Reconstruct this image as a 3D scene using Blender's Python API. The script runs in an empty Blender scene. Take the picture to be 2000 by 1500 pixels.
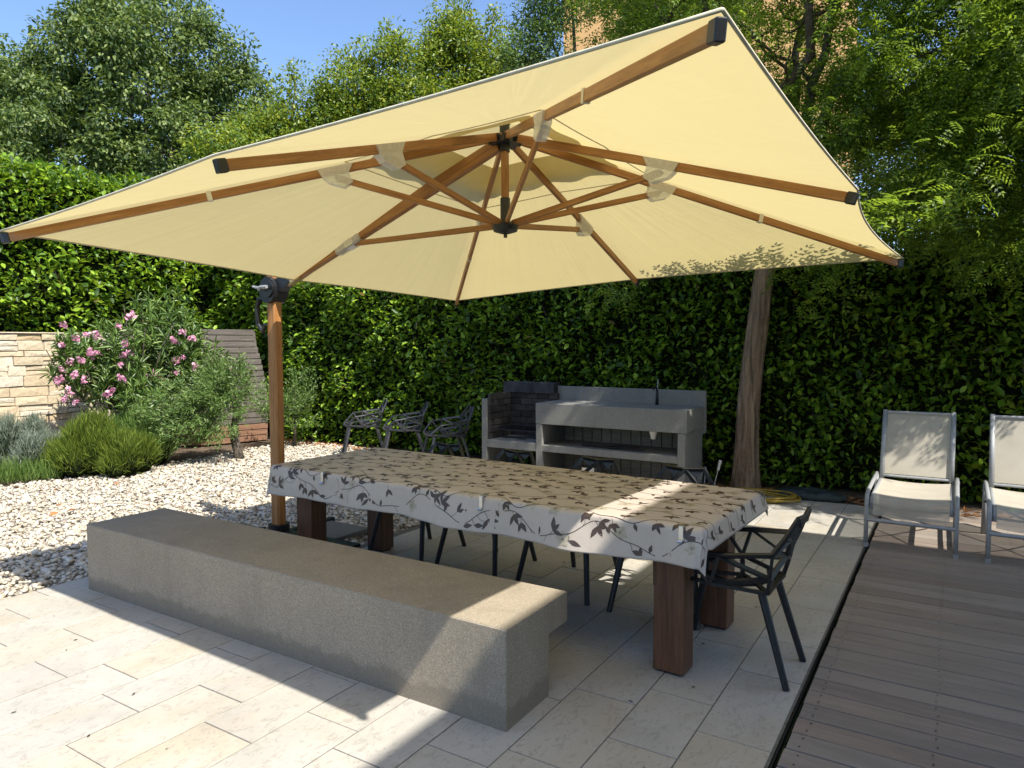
import bpy, bmesh, math, random
import numpy as np
from mathutils import Vector, Matrix

# ------------------------------------------------------------------ camera, sky, sun, exposure
scene = bpy.context.scene
CAM = Vector((0.0, 0.0, 1.61))
PITCH, ROLL, YAW, FPX = 0.0577035, 0.00126, -0.558245, 1383.04
_f0 = Vector((math.sin(YAW), math.cos(YAW), 0)); _r0 = Vector((math.cos(YAW), -math.sin(YAW), 0)); _d0 = Vector((0, 0, -1))
FWD = _f0 * math.cos(PITCH) + _d0 * math.sin(PITCH)
_d = _d0 * math.cos(PITCH) - _f0 * math.sin(PITCH)
RIGHT = _r0 * math.cos(ROLL) + _d * math.sin(ROLL)
DOWN = _d * math.cos(ROLL) - _r0 * math.sin(ROLL)
cam_data = bpy.data.cameras.new('camera')
cam_data.sensor_width = 36.0
cam_data.lens = 36.0 * FPX / 2000.0
cam_data.clip_start = 0.05
cam_data.clip_end = 2000.0
cam = bpy.data.objects.new('camera', cam_data)
scene.collection.objects.link(cam)
cam.matrix_world = Matrix(((RIGHT.x, -DOWN.x, -FWD.x, CAM.x), (RIGHT.y, -DOWN.y, -FWD.y, CAM.y), (RIGHT.z, -DOWN.z, -FWD.z, CAM.z), (0, 0, 0, 1)))
scene.camera = cam

SUN = Vector((0.5622, -0.1590, 0.8115)).normalized()
SUN_EL = math.asin(SUN.z)
SUN_ROT = math.atan2(SUN.x, SUN.y)
world = bpy.data.worlds.new('World')
scene.world = world
world.use_nodes = True
wn = world.node_tree.nodes
bg = wn['Background']
sky = wn.new('ShaderNodeTexSky')
sky.sky_type = 'NISHITA'
sky.sun_disc = False
sky.sun_elevation = SUN_EL
sky.sun_rotation = SUN_ROT
sky.altitude = 100
sky.air_density = 0.85
sky.dust_density = 1.2
sky.ozone_density = 4.5
world.node_tree.links.new(sky.outputs[0], bg.inputs[0])
bg.inputs[1].default_value = 0.148
sun_data = bpy.data.lights.new('sun', 'SUN')
sun_data.energy = 4.4
sun_data.angle = math.radians(0.53)
sun_data.color = (1.0, 0.95, 0.86)
sun_ob = bpy.data.objects.new('sun', sun_data)
scene.collection.objects.link(sun_ob)
sun_ob.location = (6, -3, 12)
sun_ob.rotation_euler = SUN.to_track_quat('Z', 'Y').to_euler()
scene.view_settings.view_transform = 'Standard'
scene.view_settings.look = 'None'
scene.view_settings.gamma = 1.0
scene.view_settings.use_curve_mapping = False
scene.view_settings.exposure = 1.0
scene.render.engine = 'CYCLES'
scene.cycles.max_bounces = 8
scene.cycles.diffuse_bounces = 4
scene.cycles.glossy_bounces = 3
scene.cycles.transmission_bounces = 5
scene.cycles.transparent_max_bounces = 10
scene.cycles.caustics_reflective = False
scene.cycles.caustics_refractive = False
scene.cycles.use_denoising = True

# ------------------------------------------------------------------ helpers
C = scene.collection
rng = np.random.default_rng(7)
random.seed(5)
PI = math.pi

def at(px, py, depth):
    """a point of the garden seen in that direction, so many metres away along the view axis"""
    return CAM + (FWD + RIGHT * ((px - 1000) / FPX) + DOWN * ((py - 750) / FPX)) * depth

def tag(o, label=None, cat=None, group=None, kind=None):
    if label: o['label'] = label
    if cat: o['category'] = cat
    if group: o['group'] = group
    if kind: o['kind'] = kind
    return o

def thing(name, label, cat, loc=(0, 0, 0), rz=0.0, group=None):
    o = bpy.data.objects.new(name, None)
    o.empty_display_size = 0.1
    C.objects.link(o)
    o.location = loc
    o.rotation_euler = (0, 0, rz)
    tag(o, label, cat, group)
    return o

def rootmat(o):
    if o is None: return Matrix.Identity(4)
    m = Matrix.Translation(o.location) @ o.rotation_euler.to_matrix().to_4x4()
    return (rootmat(o.parent) @ m) if o.parent else m

def link(name, me, mat, parent=None, M=None, smooth=False):
    """M: world matrix of the mesh (identity: mesh is in world coordinates)"""
    o = bpy.data.objects.new(name, me)
    C.objects.link(o)
    if mat is not None and len(me.materials) == 0: me.materials.append(mat)
    M = M or Matrix.Identity(4)
    if parent is not None:
        o.parent = parent
        M = rootmat(parent).inverted() @ M
    o.location = M.to_translation()
    o.rotation_euler = M.to_euler()
    if smooth:
        me.polygons.foreach_set('use_smooth', np.ones(len(me.polygons), dtype=bool))
    return o

class MB:
    def __init__(s): s.v = []; s.f = []
    def add(s, vs, fs):
        b = len(s.v); s.v.extend([tuple(v) for v in vs]); s.f.extend([tuple(b + i for i in f) for f in fs]); return s
    def box(s, x0, x1, y0, y1, z0, z1, c=0.0):
        if c <= 0:
            return s.add([(x0,y0,z0),(x1,y0,z0),(x1,y1,z0),(x0,y1,z0),(x0,y0,z1),(x1,y0,z1),(x1,y1,z1),(x0,y1,z1)],
                         [(0,3,2,1),(4,5,6,7),(0,1,5,4),(1,2,6,5),(2,3,7,6),(3,0,4,7)])
        bm = bmesh.new()
        bmesh.ops.create_cube(bm, size=1.0, matrix=Matrix.Translation(((x0+x1)/2,(y0+y1)/2,(z0+z1)/2)) @ Matrix.Diagonal((x1-x0,y1-y0,z1-z0,1)))
        bmesh.ops.bevel(bm, geom=bm.edges[:], offset=c, segments=1, affect='EDGES', profile=0.5)
        bm.verts.index_update()
        s.add([v.co[:] for v in bm.verts], [[v.index for v in f.verts] for f in bm.faces])
        bm.free(); return s
    def tube(s, pts, rad, n=8, caps=True):
        pts = [Vector(p) for p in pts]
        if not hasattr(rad, '__len__'): rad = [rad] * len(pts)
        b = len(s.v); prev = None
        for i, p in enumerate(pts):
            t = (pts[min(i+1, len(pts)-1)] - pts[max(i-1, 0)]).normalized()
            if prev is None:
                a = Vector((0, 0, 1)) if abs(t.z) < 0.9 else Vector((1, 0, 0))
                nx = t.cross(a).normalized()
            else:
                nx = (prev - t * prev.dot(t)).normalized()
            prev = nx; ny = t.cross(nx)
            for k in range(n):
                a = 2 * PI * k / n
                s.v.append(tuple(p + (nx * math.cos(a) + ny * math.sin(a)) * rad[i]))
        for i in range(len(pts) - 1):
            for k in range(n):
                k2 = (k + 1) % n
                s.f.append((b+i*n+k, b+i*n+k2, b+(i+1)*n+k2, b+(i+1)*n+k))
        if caps:
            s.f.append(tuple(b + k for k in reversed(range(n))))
            s.f.append(tuple(b + (len(pts)-1)*n + k for k in range(n)))
        return s
    def bar(s, p0, p1, w, h, up=(0, 0, 1)):
        p0, p1 = Vector(p0), Vector(p1); t = (p1 - p0).normalized(); up = Vector(up)
        if abs(t.dot(up)) > 0.98: up = Vector((0, 1, 0))
        sx = t.cross(up).normalized(); sz = sx.cross(t)
        vs = []
        for p in (p0, p1):
            for a, b in ((-1,-1),(1,-1),(1,1),(-1,1)): vs.append(p + sx*(a*w/2) + sz*(b*h/2))
        return s.add(vs, [(0,1,2,3),(7,6,5,4),(0,4,5,1),(1,5,6,2),(2,6,7,3),(3,7,4,0)])
    def prism(s, poly, off):
        n = len(poly); off = Vector(off); vs = [Vector(p) for p in poly]
        return s.add(vs + [v + off for v in vs], [tuple(range(n))[::-1], tuple(range(n, 2*n))] + [(i, (i+1) % n, n+(i+1) % n, n+i) for i in range(n)])
    def mesh(s, name):
        me = bpy.data.meshes.new(name); me.from_pydata(s.v, [], s.f); me.update()
        bm = bmesh.new(); bm.from_mesh(me); bmesh.ops.recalc_face_normals(bm, faces=bm.faces[:]); bm.to_mesh(me); bm.free()
        return me
    def build(s, name, mat, parent=None, local=False, smooth=False, M=None):
        """local=True: vertices are in the parent's own frame"""
        if local and parent is not None: M = rootmat(parent)
        return link(name, s.mesh(name), mat, parent, M, smooth)

def np_mesh(name, V, F):
    me = bpy.data.meshes.new(name)
    V = np.ascontiguousarray(V, dtype=np.float32); F = np.ascontiguousarray(F, dtype=np.int32)
    nf, k = F.shape
    me.vertices.add(len(V)); me.vertices.foreach_set('co', V.ravel())
    me.loops.add(nf * k); me.loops.foreach_set('vertex_index', F.ravel())
    me.polygons.add(nf); me.polygons.foreach_set('loop_start', np.arange(nf, dtype=np.int32) * k)
    me.polygons.foreach_set('loop_total', np.full(nf, k, dtype=np.int32))
    me.update(calc_edges=True); me.validate()
    return me

def beam(name, p0, p1, w, h, mat, parent, up=(0, 0, 1), c=0.003, taper=1.0):
    """a timber whose grain runs along its own X axis"""
    p0, p1 = Vector(p0), Vector(p1); L = (p1 - p0).length; t = (p1 - p0).normalized(); up = Vector(up)
    if abs(t.dot(up)) > 0.98: up = Vector((0, 1, 0))
    sy = up.cross(t).normalized(); sz = t.cross(sy)
    M = Matrix(((t.x, sy.x, sz.x, p0.x), (t.y, sy.y, sz.y, p0.y), (t.z, sy.z, sz.z, p0.z), (0, 0, 0, 1)))
    mb = MB().box(0, L, -w/2, w/2, -h/2, h/2, c)
    if taper != 1.0: mb.v = [(x, y*(1+(taper-1)*x/L), z*(1+(taper-1)*x/L)) for x, y, z in mb.v]
    return link(name, mb.mesh(name), mat, parent, M)

def copy_tree(o, parent=None):
    c = o.copy(); C.objects.link(c); c.parent = parent
    for ch in list(o.children):
        copy_tree(ch, c)
    return c

# ------------------------------------------------------------------ materials
def mat_new(name):
    m = bpy.data.materials.new(name); m.use_nodes = True
    nt = m.node_tree
    return m, nt, nt.nodes, nt.links, nt.nodes['Principled BSDF']

def tex_coord(nt, kind='Object', scale=(1, 1, 1)):
    tc = nt.nodes.new('ShaderNodeTexCoord'); mp = nt.nodes.new('ShaderNodeMapping')
    mp.inputs['Scale'].default_value = scale
    nt.links.new(tc.outputs[kind], mp.inputs[0])
    return mp.outputs[0]

def noise(nt, vec, scale, detail=4, rough=0.55, dist=0.0):
    n = nt.nodes.new('ShaderNodeTexNoise')
    n.inputs['Scale'].default_value = scale; n.inputs['Detail'].default_value = detail
    n.inputs['Roughness'].default_value = rough; n.inputs['Distortion'].default_value = dist
    if vec is not None: nt.links.new(vec, n.inputs['Vector'])
    return n.outputs['Fac']

def ramp(nt, fac, stops, interp='LINEAR'):
    r = nt.nodes.new('ShaderNodeValToRGB'); r.color_ramp.interpolation = interp
    el = r.color_ramp.elements
    while len(el) > 1: el.remove(el[-1])
    el[0].position = stops[0][0]; el[0].color = (*stops[0][1], 1)
    for p, c in stops[1:]:
        e = el.new(p); e.color = (*c, 1)
    nt.links.new(fac, r.inputs[0])
    return r.outputs[0]

def mix(nt, a, b, fac, mode='MIX'):
    m = nt.nodes.new('ShaderNodeMix'); m.data_type = 'RGBA'; m.blend_type = mode
    for sock, val in ((m.inputs[6], a), (m.inputs[7], b), (m.inputs[0], fac)):
        if hasattr(val, 'links'): nt.links.new(val, sock)
        elif isinstance(val, (int, float)): sock.default_value = val
        else: sock.default_value = (*val, 1)
    return m.outputs[2]

def bump(nt, bsdf, height, strength=0.3, dist=0.01):
    b = nt.nodes.new('ShaderNodeBump'); b.inputs['Strength'].default_value = strength; b.inputs['Distance'].default_value = dist
    nt.links.new(height, b.inputs['Height']); nt.links.new(b.outputs[0], bsdf.inputs['Normal'])

def obj_random(nt):
    return nt.nodes.new('ShaderNodeObjectInfo').outputs['Random']

def plain(name, col, rough=0.6, metal=0.0, spec=0.5, var=0.0, scale=20, bmp=0.0):
    m, nt, N, L, b = mat_new(name)
    b.inputs['Roughness'].default_value = rough; b.inputs['Metallic'].default_value = metal
    b.inputs['Specular IOR Level'].default_value = spec
    v = tex_coord(nt)
    nf = noise(nt, v, scale, 5)
    lo = tuple(c * (1 - var) for c in col); hi = tuple(min(1, c * (1 + var)) for c in col)
    L.new(ramp(nt, nf, [(0.3, lo), (0.7, hi)]), b.inputs['Base Color'])
    if bmp: bump(nt, b, nf, bmp, 0.01)
    return m

def m_tile():
    m, nt, N, L, b = mat_new('limestone_tile')
    geo = N.new('ShaderNodeNewGeometry')
    rnd = obj_random(nt)
    add = N.new('ShaderNodeVectorMath'); add.operation = 'MULTIPLY_ADD'
    cmb = N.new('ShaderNodeCombineXYZ'); L.new(rnd, cmb.inputs[0]); L.new(rnd, cmb.inputs[1])
    L.new(cmb.outputs[0], add.inputs[0]); add.inputs[1].default_value = (37, 53, 0); L.new(geo.outputs['Position'], add.inputs[2])
    v = add.outputs[0]
    mp = N.new('ShaderNodeMapping'); mp.inputs['Scale'].default_value = (1.0, 0.55, 1.0); L.new(v, mp.inputs[0]); vs = mp.outputs[0]
    base = ramp(nt, rnd, [(0.0, (0.409, 0.360, 0.282)), (0.3, (0.414, 0.384, 0.324)), (0.6, (0.390, 0.370, 0.333)), (0.85, (0.395, 0.379, 0.346)), (1.0, (0.419, 0.370, 0.287))])
    big = noise(nt, vs, 4.5, 5, 0.6, 0.6)
    col = mix(nt, base, (0.454, 0.427, 0.375), ramp(nt, big, [(0.42, (0, 0, 0)), (0.68, (0.737, 0.719, 0.692))]))
    warm = noise(nt, vs, 2.3, 4, 0.6, 0.8)
    col = mix(nt, col, (0.405, 0.332, 0.232), ramp(nt, warm, [(0.50, (0, 0, 0)), (0.72, (0.494, 0.481, 0.463))]))
    vein = noise(nt, vs, 26, 7, 0.72, 1.6)
    col = mix(nt, col, (0.246, 0.221, 0.185), ramp(nt, vein, [(0.54, (0, 0, 0)), (0.61, (0.62,)*3), (0.67, (0.05,)*3)]))
    pit = noise(nt, v, 75, 5, 0.75)
    col = mix(nt, col, (0.167, 0.145, 0.121), ramp(nt, pit, [(0.63, (0, 0, 0)), (0.70, (0.494, 0.481, 0.463))]))
    stain = noise(nt, geo.outputs['Position'], 0.9, 6, 0.65, 0.7)
    col = mix(nt, col, (0.25, 0.225, 0.185), ramp(nt, stain, [(0.5, (0, 0, 0)), (0.72, (0.38,)*3)]))
    L.new(col, b.inputs['Base Color'])
    L.new(ramp(nt, big, [(0.3, (0.42,)*3), (0.7, (0.62,)*3)]), b.inputs['Roughness'])
    b.inputs['Specular IOR Level'].default_value = 0.4
    bump(nt, b, mix(nt, vein, pit, 0.5), 0.12, 0.004)
    return m

def m_concrete(name='washed_concrete', base=(0.30, 0.255, 0.19)):
    m, nt, N, L, b = mat_new(name)
    geo = N.new('ShaderNodeNewGeometry'); v = geo.outputs['Position']
    fine = noise(nt, v, 210, 3, 0.7)
    mid = noise(nt, v, 60, 4, 0.7)
    big = noise(nt, v, 2.2, 5, 0.6)
    d = tuple(c * 0.55 for c in base); l = tuple(min(1, c * 1.45) for c in base)
    col = ramp(nt, fine, [(0.28, d), (0.5, base), (0.72, l)])
    col = mix(nt, col, tuple(c * 0.72 for c in base), ramp(nt, mid, [(0.5, (0, 0, 0)), (0.7, (0.55,)*3)]))
    col = mix(nt, col, tuple(c * 0.70 for c in (base[0], base[1], base[2] * 1.02)), ramp(nt, big, [(0.42, (0, 0, 0)), (0.72, (0.6,)*3)]))
    vo = N.new('ShaderNodeTexVoronoi'); vo.inputs['Scale'].default_value = 95; L.new(v, vo.inputs['Vector'])
    col = mix(nt, col, (0.62, 0.59, 0.52), ramp(nt, vo.outputs['Distance'], [(0.1, (0.7,)*3), (0.2, (0, 0, 0))]))
    vp = N.new('ShaderNodeTexVoronoi'); vp.inputs['Scale'].default_value = 38; L.new(v, vp.inputs['Vector'])
    col = mix(nt, col, tuple(c * 0.3 for c in base), ramp(nt, vp.outputs['Distance'], [(0.05, (0.75,)*3), (0.13, (0, 0, 0))]))
    # streaks that ran down the faces
    mp = N.new('ShaderNodeMapping'); mp.inputs['Scale'].default_value = (7, 7, 0.6); L.new(v, mp.inputs[0])
    st = noise(nt, mp.outputs[0], 1.6, 4, 0.6)
    col = mix(nt, col, tuple(c * 0.66 for c in base), ramp(nt, st, [(0.5, (0, 0, 0)), (0.75, (0.45,)*3)]))
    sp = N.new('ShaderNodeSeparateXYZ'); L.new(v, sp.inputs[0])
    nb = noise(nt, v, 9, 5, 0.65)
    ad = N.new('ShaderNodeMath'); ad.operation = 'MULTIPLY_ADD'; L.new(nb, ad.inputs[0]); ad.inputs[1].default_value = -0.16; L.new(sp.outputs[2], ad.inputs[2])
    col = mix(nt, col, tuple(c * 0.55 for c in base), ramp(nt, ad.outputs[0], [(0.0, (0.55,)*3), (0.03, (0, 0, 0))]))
    L.new(col, b.inputs['Base Color'])
    b.inputs['Roughness'].default_value = 0.82
    b.inputs['Specular IOR Level'].default_value = 0.3
    bump(nt, b, mix(nt, fine, mid, 0.4), 0.45, 0.004)
    return m

def m_wood(name, stops, scale=1.0, rough=0.5, grain=0.35, weather=None, spec=0.4):
    m, nt, N, L, b = mat_new(name)
    tc = N.new('ShaderNodeTexCoord'); rnd = obj_random(nt)
    cmb = N.new('ShaderNodeCombineXYZ'); 
    for i in range(3): L.new(rnd, cmb.inputs[i])
    add = N.new('ShaderNodeVectorMath'); add.operation = 'MULTIPLY_ADD'
    L.new(cmb.outputs[0], add.inputs[0]); add.inputs[1].default_value = (41, 17, 29); L.new(tc.outputs['Object'], add.inputs[2])
    mp = N.new('ShaderNodeMapping'); mp.inputs['Scale'].default_value = (1.2*scale, 16*scale, 16*scale); L.new(add.outputs[0], mp.inputs[0])
    g = noise(nt, mp.outputs[0], 3.0, 6, 0.65, 0.5)
    col = ramp(nt, g, stops)
    mp2 = N.new('ShaderNodeMapping'); mp2.inputs['Scale'].default_value = (3*scale, 70*scale, 70*scale); L.new(add.outputs[0], mp2.inputs[0])
    g2 = noise(nt, mp2.outputs[0], 3.0, 3, 0.6)
    col = mix(nt, col, tuple(c * 0.5 for c in stops[0][1]), ramp(nt, g2, [(0.55, (0, 0, 0)), (0.75, (0.5,)*3)]))
    if weather:
        fr = N.new('ShaderNodeMath'); fr.operation = 'MULTIPLY'; fr.inputs[1].default_value = 7.31; L.new(rnd, fr.inputs[0])
        fc = N.new('ShaderNodeMath'); fc.operation = 'FRACT'; L.new(fr.outputs[0], fc.inputs[0])
        col = mix(nt, col, (0.10, 0.075, 0.06), ramp(nt, fc.outputs[0], [(0.45, (0, 0, 0)), (1.0, (0.42,)*3)]))
        col = mix(nt, col, (0.36, 0.26, 0.19), ramp(nt, fc.outputs[0], [(0.0, (0.35,)*3), (0.35, (0, 0, 0))]))
        col = mix(nt, col, weather, ramp(nt, rnd, [(0.0, (0, 0, 0)), (1.0, (0.8,)*3)]))
        mp3 = N.new('ShaderNodeMapping'); mp3.inputs['Scale'].default_value = (0.9, 4, 4); L.new(add.outputs[0], mp3.inputs[0])
        w3 = noise(nt, mp3.outputs[0], 1.5, 4, 0.6)
        col = mix(nt, col, tuple(c * 0.6 for c in weather), ramp(nt, w3, [(0.45, (0, 0, 0)), (0.7, (0.5,)*3)]))
    L.new(col, b.inputs['Base Color'])
    b.inputs['Roughness'].default_value = rough
    b.inputs['Specular IOR Level'].default_value = spec
    bump(nt, b, mix(nt, g, g2, 0.5), grain, 0.002)
    return m

def m_leaf(name, stops, trans=0.3, rough=0.4, spec=0.4, tcol=None):
    m, nt, N, L, b = mat_new(name)
    geo = N.new('ShaderNodeNewGeometry')
    col = ramp(nt, geo.outputs['Random Per Island'], stops)
    L.new(col, b.inputs['Base Color'])
    b.inputs['Roughness'].default_value = rough
    b.inputs['Specular IOR Level'].default_value = spec
    tr = N.new('ShaderNodeBsdfTranslucent')
    L.new(mix(nt, col, tcol or (0.35, 0.5, 0.06), 0.45), tr.inputs[0])
    ms = N.new('ShaderNodeMixShader'); ms.inputs[0].default_value = trans
    L.new(b.outputs[0], ms.inputs[1]); L.new(tr.outputs[0], ms.inputs[2])
    L.new(ms.outputs[0], N['Material Output'].inputs['Surface'])
    return m

def m_fabric():
    m, nt, N, L, b = mat_new('canopy_fabric')
    v = tex_coord(nt, 'Object')
    n1 = noise(nt, v, 1.3, 4, 0.6); n2 = noise(nt, v, 9, 5, 0.6)
    col = ramp(nt, mix(nt, n1, n2, 0.4), [(0.3, (0.62, 0.525, 0.29)), (0.7, (0.68, 0.58, 0.33))])
    L.new(col, b.inputs['Base Color']); b.inputs['Roughness'].default_value = 0.85; b.inputs['Specular IOR Level'].default_value = 0.2
    mp = N.new('ShaderNodeMapping'); mp.inputs['Scale'].default_value = (1.0, 1.0, 2.5); L.new(v, mp.inputs[0])
    w = noise(nt, mp.outputs[0], 3.2, 3, 0.5, 1.5)
    mc = N.new('ShaderNodeMapping'); mc.inputs['Location'].default_value = (2.399, -3.768, 0); L.new(v, mc.inputs[0])
    sp = N.new('ShaderNodeSeparateXYZ'); L.new(mc.outputs[0], sp.inputs[0])
    an = N.new('ShaderNodeMath'); an.operation = 'ARCTAN2'; L.new(sp.outputs[1], an.inputs[0]); L.new(sp.outputs[0], an.inputs[1])
    rl_ = N.new('ShaderNodeVectorMath'); rl_.operation = 'LENGTH'; L.new(mc.outputs[0], rl_.inputs[0])
    cb = N.new('ShaderNodeCombineXYZ'); a9 = N.new('ShaderNodeMath'); a9.operation = 'MULTIPLY'; a9.inputs[1].default_value = 11.0
    L.new(an.outputs[0], a9.inputs[0]); L.new(a9.outputs[0], cb.inputs[0]); L.new(sp.outputs[2], cb.inputs[2])
    fold = noise(nt, cb.outputs[0], 1.4, 3, 0.55, 0.9)
    bump(nt, b, mix(nt, w, fold, 0.75), 0.16, 0.05)
    tr = N.new('ShaderNodeBsdfTranslucent')
    L.new(b.inputs['Normal'].links[0].from_socket, tr.inputs['Normal'])
    L.new(mix(nt, col, (0.70, 0.58, 0.255), 0.7), tr.inputs[0])
    ms = N.new('ShaderNodeMixShader'); ms.inputs[0].default_value = 0.40
    L.new(b.outputs[0], ms.inputs[1]); L.new(tr.outputs[0], ms.inputs[2])
    L.new(ms.outputs[0], N['Material Output'].inputs['Surface'])
    return m

def m_sling():
    m, nt, N, L, b = mat_new('mesh_sling')
    v = tex_coord(nt, 'Object')
    n = noise(nt, v, 5, 5)
    L.new(ramp(nt, n, [(0.3, (0.50, 0.45, 0.36)), (0.7, (0.58, 0.53, 0.44))]), b.inputs['Base Color'])
    b.inputs['Roughness'].default_value = 0.7
    wv = N.new('ShaderNodeTexWave'); wv.inputs['Scale'].default_value = 90; wv.bands_direction = 'X'; L.new(v, wv.inputs[0])
    bump(nt, b, wv.outputs['Fac'], 0.15, 0.001)
    t = N.new('ShaderNodeBsdfTransparent'); ms = N.new('ShaderNodeMixShader'); ms.inputs[0].default_value = 0.30
    L.new(b.outputs[0], ms.inputs[1]); L.new(t.outputs[0], ms.inputs[2])
    L.new(ms.outputs[0], N['Material Output'].inputs['Surface'])
    return m

def m_gauze():
    m, nt, N, L, b = mat_new('white_gauze')
    v = tex_coord(nt, 'Object'); n = noise(nt, v, 45, 5, 0.7)
    L.new(ramp(nt, n, [(0.3, (0.72, 0.72, 0.70)), (0.7, (0.92, 0.92, 0.92))]), b.inputs['Base Color'])
    b.inputs['Roughness'].default_value = 0.6
    bump(nt, b, n, 0.5, 0.01)
    t = N.new('ShaderNodeBsdfTransparent'); ms = N.new('ShaderNodeMixShader'); ms.inputs[0].default_value = 0.42
    L.new(b.outputs[0], ms.inputs[1]); L.new(t.outputs[0], ms.inputs[2])
    L.new(ms.outputs[0], N['Material Output'].inputs['Surface'])
    return m

def m_bark(name='ridged_bark', a=(0.10, 0.068, 0.042), c=(0.30, 0.215, 0.14), vs=2.2, hs=28):
    m, nt, N, L, b = mat_new(name)
    v = tex_coord(nt, 'Object', (hs, hs, vs))
    n = noise(nt, v, 1.6, 6, 0.65, 0.8)
    v2 = tex_coord(nt, 'Object'); n2 = noise(nt, v2, 30, 5)
    col = ramp(nt, n, [(0.32, a), (0.52, tuple((x+y)/2 for x, y in zip(a, c))), (0.7, c)])
    col = mix(nt, col, (0.22, 0.21, 0.18), ramp(nt, n2, [(0.5, (0, 0, 0)), (0.7, (0.5,)*3)]))
    L.new(col, b.inputs['Base Color']); b.inputs['Roughness'].default_value = 0.9; b.inputs['Specular IOR Level'].default_value = 0.15
    bump(nt, b, n, 0.9, 0.03)
    return m

def m_island(name, stops, rough=0.7, scale=60, bmp=0.2, spec=0.35):
    m, nt, N, L, b = mat_new(name)
    geo = N.new('ShaderNodeNewGeometry')
    col = ramp(nt, geo.outputs['Random Per Island'], stops)
    n = noise(nt, geo.outputs['Position'], scale, 4)
    col = mix(nt, col, tuple(c * 0.6 for c in stops[0][1]), ramp(nt, n, [(0.5, (0, 0, 0)), (0.75, (0.5,)*3)]))
    L.new(col, b.inputs['Base Color']); b.inputs['Roughness'].default_value = rough; b.inputs['Specular IOR Level'].default_value = spec
    if bmp: bump(nt, b, n, bmp, 0.004)
    return m

def m_objvar(name, stops, rough=0.85, scale=18, dark=0.6, bmp=0.6):
    m, nt, N, L, b = mat_new(name)
    rnd = obj_random(nt); geo = N.new('ShaderNodeNewGeometry')
    col = ramp(nt, rnd, stops)
    n = noise(nt, geo.outputs['Position'], scale, 6, 0.65, 0.4)
    col = mix(nt, col, tuple(c * dark for c in stops[0][1]), ramp(nt, n, [(0.48, (0, 0, 0)), (0.72, (0.6,)*3)]))
    L.new(col, b.inputs['Base Color']); b.inputs['Roughness'].default_value = rough; b.inputs['Specular IOR Level'].default_value = 0.2
    bump(nt, b, n, bmp, 0.02)
    return m

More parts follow.
